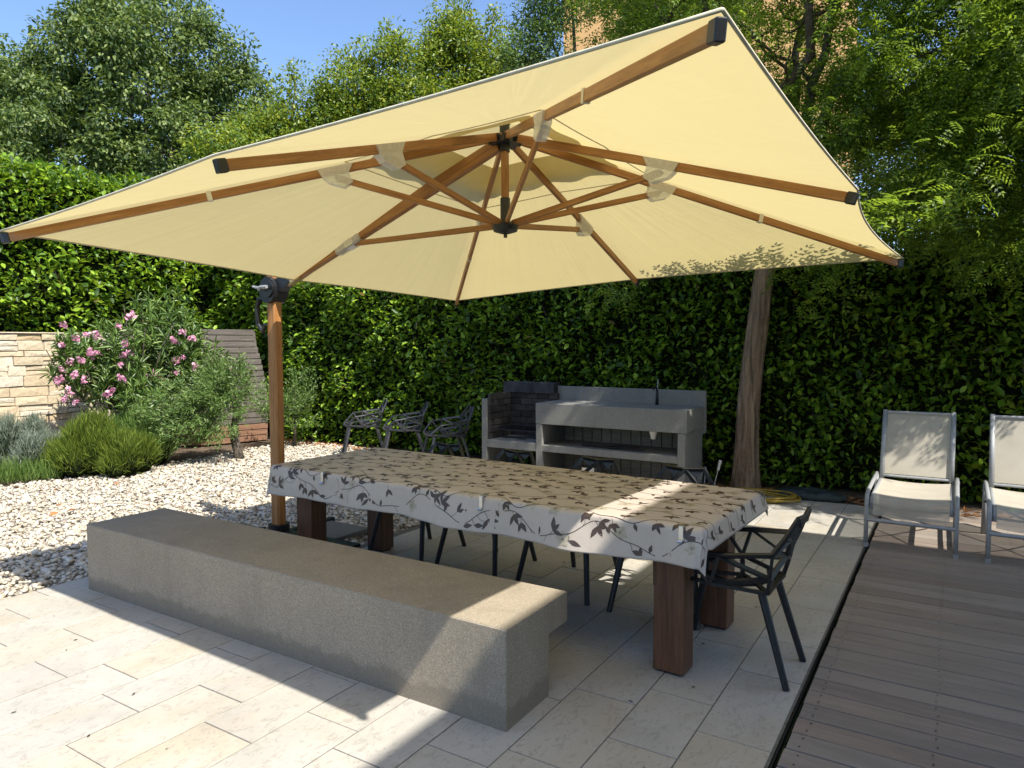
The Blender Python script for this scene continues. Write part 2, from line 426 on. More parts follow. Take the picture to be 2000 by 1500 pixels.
MT = dict(
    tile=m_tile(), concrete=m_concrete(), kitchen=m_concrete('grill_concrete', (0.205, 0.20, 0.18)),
    teak=m_wood('orange_teak', [(0.3, (0.25, 0.105, 0.032)), (0.55, (0.38, 0.178, 0.060)), (0.75, (0.47, 0.24, 0.09))], 1.0, 0.42),
    tablewood=m_wood('brown_iroko', [(0.3, (0.075, 0.031, 0.015)), (0.55, (0.13, 0.057, 0.027)), (0.75, (0.19, 0.088, 0.044))], 1.0, 0.5),
    deck=m_wood('weathered_deck', [(0.3, (0.195, 0.152, 0.122)), (0.55, (0.28, 0.225, 0.185)), (0.75, (0.36, 0.29, 0.235))], 0.8, 0.65, 0.6, (0.265, 0.235, 0.205), 0.2),
    slat=m_wood('grey_slat', [(0.3, (0.075, 0.062, 0.052)), (0.55, (0.13, 0.112, 0.096)), (0.75, (0.19, 0.168, 0.145))], 0.8, 0.7, 0.5),
    slat_red=m_wood('brown_slat', [(0.3, (0.16, 0.08, 0.048)), (0.55, (0.24, 0.13, 0.08)), (0.75, (0.30, 0.18, 0.115))], 0.8, 0.7, 0.5),
    plank=m_wood('yellow_plank', [(0.3, (0.14, 0.115, 0.075)), (0.55, (0.22, 0.185, 0.125)), (0.75, (0.28, 0.24, 0.17))], 0.8, 0.7, 0.5),
    fabric=m_fabric(), sling=m_sling(),
    black=plain('black_plastic', (0.012, 0.013, 0.015), 0.38, var=0.3),
    chairmetal=plain('black_powder_coat', (0.010, 0.012, 0.014), 0.45, var=0.5, scale=35, bmp=0.1),
    greychair=plain('grey_powder_coat', (0.035, 0.036, 0.040), 0.45, var=0.3, scale=35, bmp=0.1),
    darkmetal=plain('dark_steel', (0.025, 0.027, 0.03), 0.45, 0.6, var=0.3),
    steel=plain('brushed_steel', (0.62, 0.62, 0.62), 0.28, 1.0, var=0.1),
    alu=plain('grey_lacquered_aluminium', (0.29, 0.30, 0.305), 0.45, 0.1, var=0.12),
    gauze=m_gauze(),
    white=plain('white_tape', (0.70, 0.66, 0.58), 0.7, var=0.1),
    hem=plain('cream_hem', (0.55, 0.50, 0.38), 0.8, var=0.15),
    cloth=plain('oilcloth', (0.46, 0.40, 0.345), 0.40, var=0.04, scale=30, bmp=0.08),
    print_leaf=plain('printed_brown', (0.06, 0.038, 0.03), 0.42, var=0.25, scale=60),
    print_flower=plain('printed_beige', (0.36, 0.32, 0.24), 0.42, var=0.22, scale=90),
    mortar=plain('grey_joint', (0.13, 0.115, 0.095), 0.95, var=0.3, scale=40),
    soil=plain('brown_soil', (0.10, 0.07, 0.045), 0.95, var=0.5, scale=14, bmp=0.8),
    lawn=plain('rough_lawn', (0.07, 0.10, 0.03), 0.95, var=0.5, scale=6, bmp=0.8),
    gravelbed=plain('gravel_bed', (0.34, 0.30, 0.24), 0.95, var=0.5, scale=55, bmp=1.0),
    pebble=m_island('cream_pebble', [(0.0, (0.44, 0.39, 0.31)), (0.25, (0.58, 0.53, 0.43)), (0.5, (0.47, 0.40, 0.29)), (0.72, (0.36, 0.31, 0.24)), (0.88, (0.64, 0.61, 0.54)), (1.0, (0.24, 0.20, 0.16))]),
    stone=m_objvar('split_sandstone', [(0.0, (0.50, 0.39, 0.25)), (0.35, (0.55, 0.46, 0.32)), (0.7, (0.60, 0.53, 0.41)), (1.0, (0.50, 0.37, 0.21))]),
    brick=m_objvar('sooty_firebrick', [(0.0, (0.035, 0.032, 0.030)), (0.5, (0.065, 0.058, 0.053)), (1.0, (0.025, 0.023, 0.022))], bmp=0.4),
    soot=plain('sooty_concrete', (0.03, 0.03, 0.034), 0.85, var=0.6, scale=9, bmp=0.3),
    ash=plain('charred_wood', (0.02, 0.018, 0.016), 0.9, var=0.5, bmp=0.6),
    peach=plain('peach_render', (0.62, 0.36, 0.15), 0.9, var=0.08, scale=4),
    cream=plain('cream_render', (0.72, 0.67, 0.58), 0.9, var=0.05, scale=4),
    roof=plain('dark_roof', (0.07, 0.055, 0.05), 0.8, var=0.2),
    pane=plain('dark_glass', (0.02, 0.025, 0.03), 0.08, var=0.1),
    trim=plain('white_trim', (0.62, 0.60, 0.56), 0.6, var=0.05),
    bark=m_bark('ridged_bark', (0.085, 0.055, 0.032), (0.40, 0.275, 0.175), 1.1, 13), bark2=m_bark('dark_bark', (0.05, 0.04, 0.03), (0.16, 0.13, 0.10), 3.0),
    core=plain('hedge_shade', (0.010, 0.014, 0.006), 1.0, spec=0.0, var=0.6, scale=8),  # near-black stand-in for the shade inside hedges, bushes, screen and deck gaps
    laurel=m_leaf('laurel_leaf', [(0.0, (0.20, 0.12, 0.04)), (0.012, (0.025, 0.062, 0.008)), (0.3, (0.048, 0.105, 0.010)), (0.5, (0.10, 0.195, 0.015)), (0.72, (0.19, 0.325, 0.022)), (1.0, (0.32, 0.46, 0.04))], 0.34, 0.42, 0.4, (0.46, 0.66, 0.03)),
    locust=m_leaf('locust_leaflet', [(0.0, (0.03, 0.065, 0.010)), (0.4, (0.075, 0.145, 0.017)), (0.7, (0.17, 0.265, 0.026)), (1.0, (0.32, 0.42, 0.045))], 0.45, 0.45, 0.35, (0.44, 0.60, 0.04)),
    cherry=m_leaf('cherry_leaf', [(0.0, (0.028, 0.058, 0.015)), (0.4, (0.066, 0.112, 0.026)), (0.75, (0.14, 0.195, 0.046)), (1.0, (0.25, 0.30, 0.095))], 0.28, 0.5, 0.35, (0.28, 0.40, 0.05)),
    pear=m_leaf('pear_leaf', [(0.0, (0.04, 0.085, 0.012)), (0.4, (0.09, 0.165, 0.018)), (0.75, (0.20, 0.275, 0.026)), (1.0, (0.36, 0.37, 0.035))], 0.36, 0.4, 0.4, (0.46, 0.54, 0.04)),
    oleander=m_leaf('oleander_leaf', [(0.0, (0.05, 0.10, 0.022)), (0.5, (0.10, 0.175, 0.038)), (0.85, (0.16, 0.25, 0.055)), (1.0, (0.24, 0.32, 0.09))], 0.25, 0.35, 0.45, (0.30, 0.42, 0.06)),
    olive=m_leaf('olive_leaf', [(0.0, (0.05, 0.10, 0.025)), (0.5, (0.10, 0.17, 0.04)), (0.85, (0.17, 0.25, 0.07)), (1.0, (0.26, 0.33, 0.13))], 0.28, 0.45, 0.3, (0.30, 0.44, 0.06)),
    rosemary=m_leaf('rosemary_sprig', [(0.0, (0.05, 0.08, 0.012)), (0.5, (0.10, 0.15, 0.020)), (1.0, (0.20, 0.25, 0.035))], 0.28, 0.55, 0.2, (0.30, 0.40, 0.03)),
    lavender=m_leaf('grey_sprig', [(0.0, (0.12, 0.15, 0.105)), (0.5, (0.19, 0.225, 0.165)), (1.0, (0.29, 0.32, 0.25))], 0.25, 0.6, 0.2, (0.25, 0.33, 0.15)),
    grass=m_leaf('grass_blade', [(0.0, (0.055, 0.11, 0.022)), (0.5, (0.10, 0.17, 0.035)), (1.0, (0.17, 0.24, 0.06))], 0.3, 0.5, 0.3),
    petal=m_leaf('pink_petal', [(0.0, (0.52, 0.20, 0.32)), (0.5, (0.68, 0.34, 0.46)), (1.0, (0.80, 0.52, 0.61))], 0.3, 0.6, 0.2, (0.8, 0.45, 0.55)),
    dryleaf=m_leaf('dry_leaf', [(0.0, (0.20, 0.08, 0.03)), (1.0, (0.36, 0.18, 0.07))], 0.1, 0.8, 0.1, (0.3, 0.15, 0.04)),
    hose=plain('yellow_hose', (0.30, 0.20, 0.022), 0.45, var=0.15),
    bag=plain('dark_green_tarpaulin', (0.018, 0.03, 0.03), 0.6, var=0.4, bmp=0.5),
)

# ------------------------------------------------------------------ foliage builders
LEAF = (np.array([(0, 0, 0), (-.5, .36, .07), (-.40, .72, .05), (0, 1, -.06), (.40, .72, .05), (.5, .36, .07)]), np.array([(0, 3, 2, 1), (0, 5, 4, 3)]))
LANCE = (np.array([(0, 0, 0), (-.5, .45, .03), (0, 1, -.05), (.5, .45, .03)]), np.array([(0, 1, 2, 3)]))
def frond_template(pairs=5):
    V = []; F = []
    def leaflet(base, d, ln, w):
        b = len(V); d = np.array(d) / np.linalg.norm(d); n = np.array((0, 0, 1.)); x = np.cross(d, n)
        for a, l, z in ((0, 0, 0), (-.5, .45, .02), (0, 1, -.03), (.5, .45, .02)):
            V.append(np.array(base) + x * a * w + d * l * ln + n * z)
        F.append((b, b+1, b+2, b+3))
    for i in range(pairs):
        y = 0.16 + 0.74 * i / (pairs - 1); z = -0.16 * y * y
        ln = 0.235 * (1 - 0.25 * abs(i - pairs * .45) / pairs * 2)
        for s in (-1, 1): leaflet((0, y, z), (s, 0.42, -0.10), ln, 0.098)
    leaflet((0, 0.93, -0.14), (0, 1, -.2), 0.18, 0.075)
    return np.array(V), np.array(F)
FROND = frond_template()

def unit(a): return a / (np.linalg.norm(a, axis=-1, keepdims=True) + 1e-9)

def leaf_mesh(name, P, D, Nn, ln, wd, tpl):
    tv, tf = tpl; P = np.asarray(P, float); n = len(P)
    D = unit(D); X = unit(np.cross(D, Nn)); Z = np.cross(X, D)
    ln = np.broadcast_to(ln, (n,)); wd = np.broadcast_to(wd, (n,))
    V = (P[:, None] + X[:, None] * (tv[None, :, 0, None] * wd[:, None, None]) + D[:, None] * (tv[None, :, 1, None] * ln[:, None, None]) + Z[:, None] * (tv[None, :, 2, None] * ln[:, None, None]))
    F = tf[None] + (np.arange(n) * len(tv))[:, None, None]
    return np_mesh(name, V.reshape(-1, 3), F.reshape(-1, tf.shape[1]))

def rnd_dirs(n):
    return unit(rng.normal(size=(n, 3)))

def clump_leaves(cen, rad, per, flat=0.8, shell=2.4):
    """leaf positions and outward directions in the clumps"""
    cen = np.asarray(cen, float); rad = np.broadcast_to(rad, (len(cen),))
    k = np.repeat(np.arange(len(cen)), np.broadcast_to(per, (len(cen),)))
    d = rnd_dirs(len(k)); r = rng.random(len(k)) ** (1 / shell)
    P = cen[k] + d * (r * rad[k])[:, None] * np.array((1, 1, flat))
    return P, d

def blob_centres(blobs, n, surf=0.75):
    """clump centres spread through and over the ellipsoids (cx,cy,cz,rx,ry,rz)"""
    B = np.asarray(blobs, float); w = B[:, 3] * B[:, 4] * B[:, 5]; w = w ** 0.75; w /= w.sum()
    k = rng.choice(len(B), n, p=w); d = rnd_dirs(n)
    r = np.where(rng.random(n) < surf, 0.82 + 0.26 * rng.random(n), rng.random(n) ** .5 * .85)
    return B[k, :3] + d * r[:, None] * B[k, 3:6]

def limb(mb, p0, p1, r0, r1, wob=0.06, n=6, sides=7):
    p0, p1 = Vector(p0), Vector(p1); L = (p1 - p0).length; pts = []
    for i in range(n + 1):
        t = i / n
        o = Vector(rng.normal(size=3)) * wob * L * (0.6 if 0 < i < n else 0)
        pts.append(p0.lerp(p1, t) + o)
    mb.tube(pts, [r0 + (r1 - r0) * i / n for i in range(n + 1)], sides, True)
    return pts

# ------------------------------------------------------------------ the setting
def sheet(name, x0, x1, y0, y1, z, mat, kind='structure'):
    o = MB().add([(x0, y0, z), (x1, y0, z), (x1, y1, z), (x0, y1, z)], [(0, 1, 2, 3)]).build(name, mat)
    tag(o, kind=kind); return o
sheet('ground', -400, 400, -400, 400, -0.08, MT['lawn'])
GX = -3.98       # the gravel meets the paving here, behind the bench
sheet('gravel_bed', -10.4, -3.9, -1.0, 8.2, -0.030, MT['gravelbed'])
sheet('planting_bed', -11.6, -9.0, -1.0, 7.9, -0.022, MT['soil'])
sheet('hedge_bed', -10, 4, 7.62, 9.6, -0.014, MT['soil'])

patio = MB().add([(x, y, -0.0028) for x, y in ((-5.06, -1.2), (3.0, -1.2), (3.0, 2.61), (-0.556, 2.61), (-0.556, 7.75), (-3.985, 7.75), (-3.985, 2.945), (-5.06, 2.945))], [tuple(range(8))]).build('patio', MT['mortar'])
tag(patio, kind='structure')
courses = [1.96, 1.66, 1.35, 1.04, 0.73, 0.42, 0.12, -0.19, -0.565, -0.865, -1.158, -1.459, -1.755, -2.056, -2.359, -2.668, -2.983, -3.286, -3.594, -3.915, -4.238, -4.55, -4.862, -5.05]
seed_j = {-0.565: 2.83, -0.865: 2.59, -1.158: 2.30, -1.459: 2.16, -1.755: 1.94, -2.056: 2.08, -2.359: 1.79, -2.668: 1.98, -2.983: 1.69, -3.286: 1.86, -3.594: 1.69, -3.915: 1.98, -4.238: 1.70, -4.55: 1.95, -4.862: 2.2}
tile_cache = {}
def tile_mesh(w, l):
    key = (round(w, 3), round(l, 3))
    if key not in tile_cache:
        c = 0.0012; b, t = -0.03, 0.0
        vs = [(0,0,b),(w,0,b),(w,l,b),(0,l,b),(0,0,t-c),(w,0,t-c),(w,l,t-c),(0,l,t-c),(c,c,t),(w-c,c,t),(w-c,l-c,t),(c,l-c,t)]
        fs = [(0,1,5,4),(1,2,6,5),(2,3,7,6),(3,0,4,7),(4,5,9,8),(5,6,10,9),(6,7,11,10),(7,4,8,11),(8,9,10,11)]
        me = bpy.data.meshes.new('tile'); me.from_pydata(vs, [], fs); me.materials.append(MT['tile']); tile_cache[key] = me
    return tile_cache[key]
GAP = 0.0062
for i in range(len(courses) - 1):
    xr, xl = courses[i], courses[i + 1]
    if xr > -0.3 and i >= 8: continue
    y0 = -0.9; y1 = 7.70
    if xr > -0.5: y1 = 2.60
    if xl < -4.0: y1 = 2.93
    if xr == -0.19: xl = -0.565
    L = 0.592
    js = seed_j.get(xr, 1.5 + 0.31 * (i % 3))
    if xr < -4.9: L = 1.19
    ys = sorted(set([js + k * L for k in range(-12, 16)]))
    if xr == -0.565: ys = [js + k * L for k in range(-8, 1)] + [3.49, 3.94, 4.53, 5.13, 5.72, 6.31, 6.90, 7.49]
    if xr == -0.865: ys = [js + k * L for k in range(-8, 1)] + [3.07, 3.75, 4.34, 4.93, 5.52, 6.11, 6.7, 7.3]
    ys = [y0] + [y for y in ys if y0 + 0.1 < y < y1 - 0.1] + [y1]
    for a, b in zip(ys, ys[1:]):
        o = bpy.data.objects.new('tile', tile_mesh(xr - xl - GAP, b - a - GAP)); C.objects.link(o); o.parent = patio
        o.location = (xl + GAP/2, a + GAP/2, rng.normal(0, 0.0006))
        o.rotation_euler = (rng.normal(0, 0.0009), rng.normal(0, 0.0012), 0)

deck = sheet('deck', -0.545, 4.2, 2.62, 8.1, -0.05, MT['core'])
board_w = 0.1395
yb = 2.614
k = 0
while yb < 7.95:
    mb = MB().box(0, 4.7, 0, board_w - 0.009, -0.028, 0, 0.002)
    o = link('deck_board', mb.mesh('deck_board'), MT['deck'], deck, Matrix.Translation((-0.528 + rng.normal(0, 0.002), yb, 0.002 + rng.normal(0, 0.0007))))
    yb += board_w; k += 1
mb = MB()
for q in range(k):
    for sx in (-0.47, -0.02, 0.43, 0.88, 1.33):
        for dy in (0.03, 0.10):
            x, y = sx + rng.normal(0, 0.004), 2.614 + q * board_w + dy
            mb.add([(x + 0.0045 * math.cos(a * PI / 3), y + 0.0045 * math.sin(a * PI / 3), 0.0045) for a in range(6)], [(0, 1, 2, 3, 4, 5)])
tag(mb.build('deck_screws', MT['darkmetal'], deck), kind='stuff')
tag(MB().box(-0.552, -0.545, 2.62, 7.9, -0.03, -0.004).build('deck_edge_strip', MT['black'], deck))

# pebbles
def pebbles():
    n = 43000
    x = rng.uniform(-10.2, -3.99, n); y = rng.uniform(1.3, 8.0, n)
    keep = ~((x > -5.06) & (y < 2.94))
    edge = -9.0 - 0.62 * np.sin(y * 0.9) * 0.3 - np.clip(4.8 - y, 0, 3) * 0.05
    keep &= (x > edge - 0.25 + 0.35 * rng.random(n))
    # far less where no ray from the terrace reaches
    x, y = x[keep], y[keep]; n = len(x)
    ico = bmesh.new(); bmesh.ops.create_icosphere(ico, subdivisions=1, radius=1.0)
    tv = np.array([v.co[:] for v in ico.verts]); tf = np.array([[v.index for v in f.verts] for f in ico.faces]); ico.free()
    r = np.exp(rng.normal(math.log(0.0155), 0.38, n))
    sc = np.stack([r * rng.uniform(.8, 1.45, n), r * rng.uniform(.65, 1.0, n), r * rng.uniform(.42, .75, n)], 1)
    a = rng.uniform(0, 2*PI, n); tl = rng.normal(0, 0.25, n)
    V = tv[None] * sc[:, None] * (1 + rng.normal(0, 0.09, (n, 12, 1)))
    ct, st = np.cos(tl)[:, None], np.sin(tl)[:, None]
    V = np.stack([V[..., 0]*ct - V[..., 2]*st, V[..., 1], V[..., 0]*st + V[..., 2]*ct], -1)
    ca, sa = np.cos(a)[:, None], np.sin(a)[:, None]
    V = np.stack([V[..., 0]*ca - V[..., 1]*sa, V[..., 0]*sa + V[..., 1]*ca, V[..., 2]], -1)
    z = -0.018 + rng.random(n) ** 1.5 * 0.028
    V += np.stack([x, y, z], 1)[:, None]
    F = tf[None] + (np.arange(n) * 12)[:, None, None]
    o = link('gravel', np_mesh('gravel', V.reshape(-1, 3), F.reshape(-1, 3)), MT['pebble'], smooth=True)
    tag(o, 'loose cream and white pebbles around the umbrella foot', 'gravel', kind='stuff')
pebbles()

# ------------------------------------------------------------------ unseen house inferred from its roof shadow on the terrace (behind the camera's right shoulder)
RZ = 6.0
hx, hy = -1.86 + RZ * SUN.x / SUN.z, 6.34 + RZ * SUN.y / SUN.z
house = thing('house', 'unseen cream rendered house beside the terrace with flat roof shaped for its shade', 'house', (hx + 0.7, hy - 0.6, 0))
MB().box(hx + 1.6, hx + 9, -2.4, hy - 0.6, -0.05, RZ - 0.25).build('wall', MT['cream'], house)  # set back, kept short and pale so more fill light reaches the shade
MB().add([(hx, -2.6, RZ - 0.25), (hx + 9.5, -2.6, RZ - 0.25), (hx + 9.5, hy + 0.35, RZ - 0.25), (hx, hy, RZ - 0.25), (hx, -2.6, RZ), (hx + 9.5, -2.6, RZ), (hx + 9.5, hy + 0.35, RZ), (hx, hy, RZ)],
         [(0, 3, 2, 1), (4, 5, 6, 7), (0, 1, 5, 4), (1, 2, 6, 5), (2, 3, 7, 6), (3, 0, 4, 7)]).build('roof', MT['trim'], house)
for wy in (-1.9, 0.4, 2.6):
    w = MB().box(hx + 1.56, hx + 1.60, wy, wy + 1.5, 0.05, 2.3).build('window', MT['pane'], house)
    MB().box(hx + 1.53, hx + 1.56, wy - 0.07, wy, 0.0, 2.4).box(hx + 1.53, hx + 1.56, wy + 1.6, wy + 1.67, 0.0, 2.4).box(hx + 1.53, hx + 1.56, wy, wy + 1.6, 2.3, 2.4).build('frame', MT['trim'], w)

# ------------------------------------------------------------------ stone bench
mb = MB()
prof = [(2.4055, -0.01), (2.402, 0.0), (2.402, 0.426), (2.408, 0.432), (2.939, 0.432), (2.945, 0.426), (2.945, 0.285), (2.765, 0.285), (2.765, -0.01)]
mb.prism([(-4.785, y, z) for y, z in prof], (3.255, 0, 0))
bm = bmesh.new(); me = mb.mesh('seat_block'); bm.from_mesh(me)
bmesh.ops.bevel(bm, geom=[e for e in bm.edges if abs(e.verts[0].co.x - e.verts[1].co.x) < 1e-4], offset=0.003, segments=1, affect='EDGES')
bm.to_mesh(me); bm.free()
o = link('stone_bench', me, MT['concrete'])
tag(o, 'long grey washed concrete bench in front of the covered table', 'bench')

# ------------------------------------------------------------------ dining table, cloth, clips
TH = -0.039
TO = Vector((-2.455, 3.70, 0))
table = thing('dining_table', 'long wooden dining table on thick square legs under the patterned cloth', 'table', TO, TH)
TM = rootmat(table)
HX, HY, TZ = 1.53, 0.50, 0.762
def tpt(x, y, z): return TM @ Vector((x, y, z))
for sx, x in ((-1, -1.325), (1, 1.335)):
    for y in (-0.335, 0.335):
        lg = beam('leg', tpt(x, y, 0.012), tpt(x, y, 0.70), 0.155, 0.135, MT['tablewood'], table, up=TM.to_3x3() @ Vector((0, 1, 0)), c=0.004)
        MB().box(x - 0.06, x + 0.06, y - 0.05, y + 0.05, 0, 0.012).build('foot_pad', MT['black'], lg, M=TM)
for y in (-0.41, 0.41):
    beam('apron', tpt(-1.40, y, 0.675), tpt(1.41, y, 0.675), 0.03, 0.10, MT['tablewood'], table)
for x in (-1.435, 1.445):
    beam('apron', tpt(x, -0.43, 0.675), tpt(x, 0.43, 0.675), 0.03, 0.10, MT['tablewood'], table)
for j in range(5):
    y = -HY + 0.1 + j * 0.2
    beam('plank', tpt(-HX, y, TZ - 0.016), tpt(HX, y, TZ - 0.016), 0.197, 0.03, MT['tablewood'], table, c=0.003)

# the cloth as a surface P(s, t): s along the table, t across; beyond the edges it bends over and hangs
CR = 0.028
def hang(d, flare):
    if d <= 0: return 0.0, 0.0
    a = d / CR
    if a < PI / 2: return CR * math.sin(a), CR * (1 - math.cos(a))
    r = d - CR * PI / 2
    return CR + flare * r, CR + r * math.sqrt(max(0.2, 1 - flare * flare))
def cloth_pt(s, t, lift=0.0):
    ex = HX - 0.01; ey = HY - 0.01
    bx = max(-ex, min(ex, s)); by = max(-ey, min(ey, t))
    dx, dy = abs(s) - ex, abs(t) - ey
    w = 0.5 + 0.5 * math.sin(s * 5.1 + 1.3) * math.cos(s * 2.3)
    fy = (0.10 + 0.16 * w) if t < 0 else 0.1
    fx = 0.35 if s > 0 else 0.25
    ox, zx = hang(dx, fx); oy, zy = hang(dy, fy)
    z = -max(zx, zy) - 0.35 * min(zx, zy)
    if dx > 0 and dy > 0:
        ox *= 0.75; oy *= 0.85
    # loose places and creases
    z += 0.0022 * math.sin(s * 3.7 + t * 2.0) * math.sin(t * 5 + 1) * (1 if dx <= 0 and dy <= 0 else 0.3) + 0.0025
    oy += (0.012 * math.sin(s * 9.0 + 0.5) + 0.007 * math.sin(s * 23.0 + 1.7 * math.sin(s * 3))) * max(0, min(1, dy / 0.12)) if dy > 0 else 0
    x = bx + math.copysign(ox, s); y = by + math.copysign(oy, t)
    n = Vector((0, 0, 1))
    if dy > 0 and zy >= zx: n = Vector((0, math.copysign(1, t), 0)) if zy > CR * .8 else Vector((0, math.copysign(0.7, t), 0.7))
    elif dx > 0: n = Vector((math.copysign(1, s), 0, 0)) if zx > CR * .8 else Vector((math.copysign(0.7, s), 0, 0.7))
    return Vector((x, y, TZ + 0.004 + z)) + n * lift
S0, S1 = -(HX + 0.085), HX + 0.105
def tmin(s):  # the front hem is not quite even
    return -(HY + 0.205 - 0.018 * (s + HX) / (2 * HX) + 0.010 * math.sin(s * 2.2) + 0.006 * math.sin(s * 7.1 + 1))
T1 = HY + 0.12
def grid_axis(a, b, e, fine, coarse):
    v = set([a, b]); x = a
    while x < b:
        v.add(x); x += fine if (abs(abs(x) - e) < 0.07 or abs(x) > e) else coarse
    return sorted(v)
sa = grid_axis(S0, S1, HX, 0.012, 0.06)
ta = np.concatenate([np.linspace(-1, -0.70, 26), np.linspace(-0.68, 0.78, 26), np.linspace(0.80, 1, 12)])
cloth = thing('tablecloth', 'pale oilcloth printed with brown leaves and vines draped over the table', 'tablecloth', tpt(0, 0, TZ), TH)
mb = MB(); idx = {}
for i, s in enumerate(sa):
    for j, tt in enumerate(ta):
        t = tt * (-tmin(s)) if tt < 0 else tt * T1
        idx[i, j] = len(mb.v); mb.v.append(tuple(TM @ cloth_pt(s, t)))
for i in range(len(sa) - 1):
    for j in range(len(ta) - 1):
        mb.f.append((idx[i, j], idx[i+1, j], idx[i+1, j+1], idx[i, j+1]))
cl = mb.build('sheet', MT['cloth'], cloth, smooth=True)
sol = cl.modifiers.new('thickness', 'SOLIDIFY'); sol.thickness = 0.0015; sol.offset = -1

def print_poly(mb, pts, lift):
    b = len(mb.v)
    for s, t in pts: mb.v.append(tuple(TM @ cloth_pt(s, t, lift)))
    return list(range(b, b + len(pts)))
def in_cloth(s, t, m=0.012): return S0 + m < s < S1 - m and tmin(s) + m < t < T1 - m
def print_leaf(mb, s, t, ang, ln, wd, lift):
    prof = [(0, 0.06), (0.18, 0.6), (0.42, 1.0), (0.68, 0.72), (0.88, 0.28), (1.0, 0.02)]
    ca, sn = math.cos(ang), math.sin(ang); L = []; Rr = []; M_ = []
    for a, w in prof:
        for sgn, lst in ((1, L), (0, M_), (-1, Rr)):
            u = a * ln; v = sgn * w * wd / 2
            p = (s + u * ca - v * sn, t + u * sn + v * ca)
            if not in_cloth(*p): return
            lst.append(p)
    i0 = print_poly(mb, L, lift); i1 = print_poly(mb, M_, lift); i2 = print_poly(mb, Rr, lift)
    for k in range(5):
        mb.f.append((i0[k], i1[k], i1[k+1], i0[k+1])); mb.f.append((i1[k], i2[k], i2[k+1], i1[k+1]))
def print_line(mb, pts, wd, lift):
    L = []; Rr = []
    for k, (s, t) in enumerate(pts):
        a = pts[max(0, k-1)]; b = pts[min(len(pts)-1, k+1)]
        dx, dy = b[0]-a[0], b[1]-a[1]; q = math.hypot(dx, dy) + 1e-9
        L.append((s - dy/q*wd/2, t + dx/q*wd/2)); Rr.append((s + dy/q*wd/2, t - dx/q*wd/2))
    seg = []
    for k in range(len(pts)):
        ok = in_cloth(*L[k]) and in_cloth(*Rr[k])
        seg.append(ok)
    i0 = print_poly(mb, L, lift); i1 = print_poly(mb, Rr, lift)
    for k in range(len(pts) - 1):
        if seg[k] and seg[k+1]: mb.f.append((i0[k], i1[k], i1[k+1], i0[k+1]))
dark = MB(); pale = MB(); R = random.Random(11)
t_row = -0.605; row = 0
while t_row < 0.62:
    ph = R.random() * 6.28; wl = 0.56; s = S0 - 0.2
    vine = lambda s: t_row + (0.050 if row == 0 else 0.036) * math.sin(2*PI*s/wl + ph) + 0.014 * math.sin(2*PI*s/0.23 + ph * 2)
    pts = [(S0 + (S1 - S0) * i / 330, vine(S0 + (S1 - S0) * i / 330)) for i in range(331)]
    print_line(dark, pts, 0.0042, 0.0008)
    s = S0 + R.random() * 0.1
    while s < S1:
        t = vine(s); sg = R.choice((-1, 1)); base = sg * R.uniform(0.7, 1.5)
        kind = R.random()
        if kind < 0.62:
            st = R.uniform(0.02, 0.05); p = (s + st * math.cos(base), t + st * math.sin(base))
            print_line(dark, [(s, t), ((s+p[0])/2 + 0.005, (t+p[1])/2), p], 0.0026, 0.0009)
            for da in ((0, -0.95, 0.95) if R.random() < 0.75 else (0.4, -0.6)):
                print_leaf(dark, p[0], p[1], base + da + R.uniform(-.15, .15), R.uniform(0.040, 0.058) * (1.25 if row == 0 else 1), R.uniform(0.018, 0.025) * (1.2 if row == 0 else 1), 0.0011)
        elif kind < 0.82:
            print_leaf(dark, s, t, base, R.uniform(0.036, 0.052), 0.021, 0.0011)
        else:
            p = (s + 0.03 * math.cos(base), t + 0.03 * math.sin(base)); a0 = R.random() * 6.28
            for q in range(5): print_leaf(pale, p[0], p[1], a0 + q * 2*PI/5 + R.uniform(-.15, .15), R.uniform(0.036, 0.048), 0.034, 0.0006)
            for q in range(5): print_leaf(dark, p[0], p[1], a0 + q * 2*PI/5, 0.013, 0.0024, 0.0013)
        s += R.uniform(0.042, 0.075) if row == 0 else R.uniform(0.060, 0.105)
    if row % 2 == 0:
        for q in range(7):
            s = R.uniform(S0, S1); t0 = vine(s); ang = R.uniform(0, 6.28)
            print_line(dark, [(s + 0.02*k*math.cos(ang + k*0.25), t0 + 0.02*k*math.sin(ang + k*0.25)) for k in range(7)], 0.0022, 0.0010)
    t_row += 0.118 if row == 0 else 0.145; row += 1
for nm, m_, mt in (('printed_vine', dark, 'print_leaf'), ('printed_blossom', pale, 'print_flower')):
    me = bpy.data.meshes.new(nm); me.from_pydata(m_.v, [], m_.f); me.update()
    tag(link(nm, me, MT[mt], cloth), kind='stuff')

def table_clip(s, label):
    t = thing('tablecloth_clip', label, 'clip', tpt(s, -HY - 0.02, TZ), TH, 'steel clips along the front edge of the cloth')
    y0 = -HY - 0.024
    MB().box(s - 0.011, s + 0.011, y0 - 0.006, y0 - 0.003, TZ - 0.060, TZ + 0.009).box(s - 0.011, s + 0.011, y0 - 0.003, y0 + 0.055, TZ + 0.009, TZ + 0.012).build('jaw', MT['steel'], t, M=TM)
    MB().tube([tpt(s - 0.011, y0 - 0.012, TZ - 0.058), tpt(s + 0.011, y0 - 0.012, TZ - 0.058)], 0.008, 8).build('roll', MT['steel'], t)
table_clip(-0.985, 'steel tablecloth clip nearest the umbrella mast')
table_clip(0.30, 'steel tablecloth clip halfway along the front edge of the table')
table_clip(1.44, 'steel tablecloth clip at the front corner above the nearest table leg')

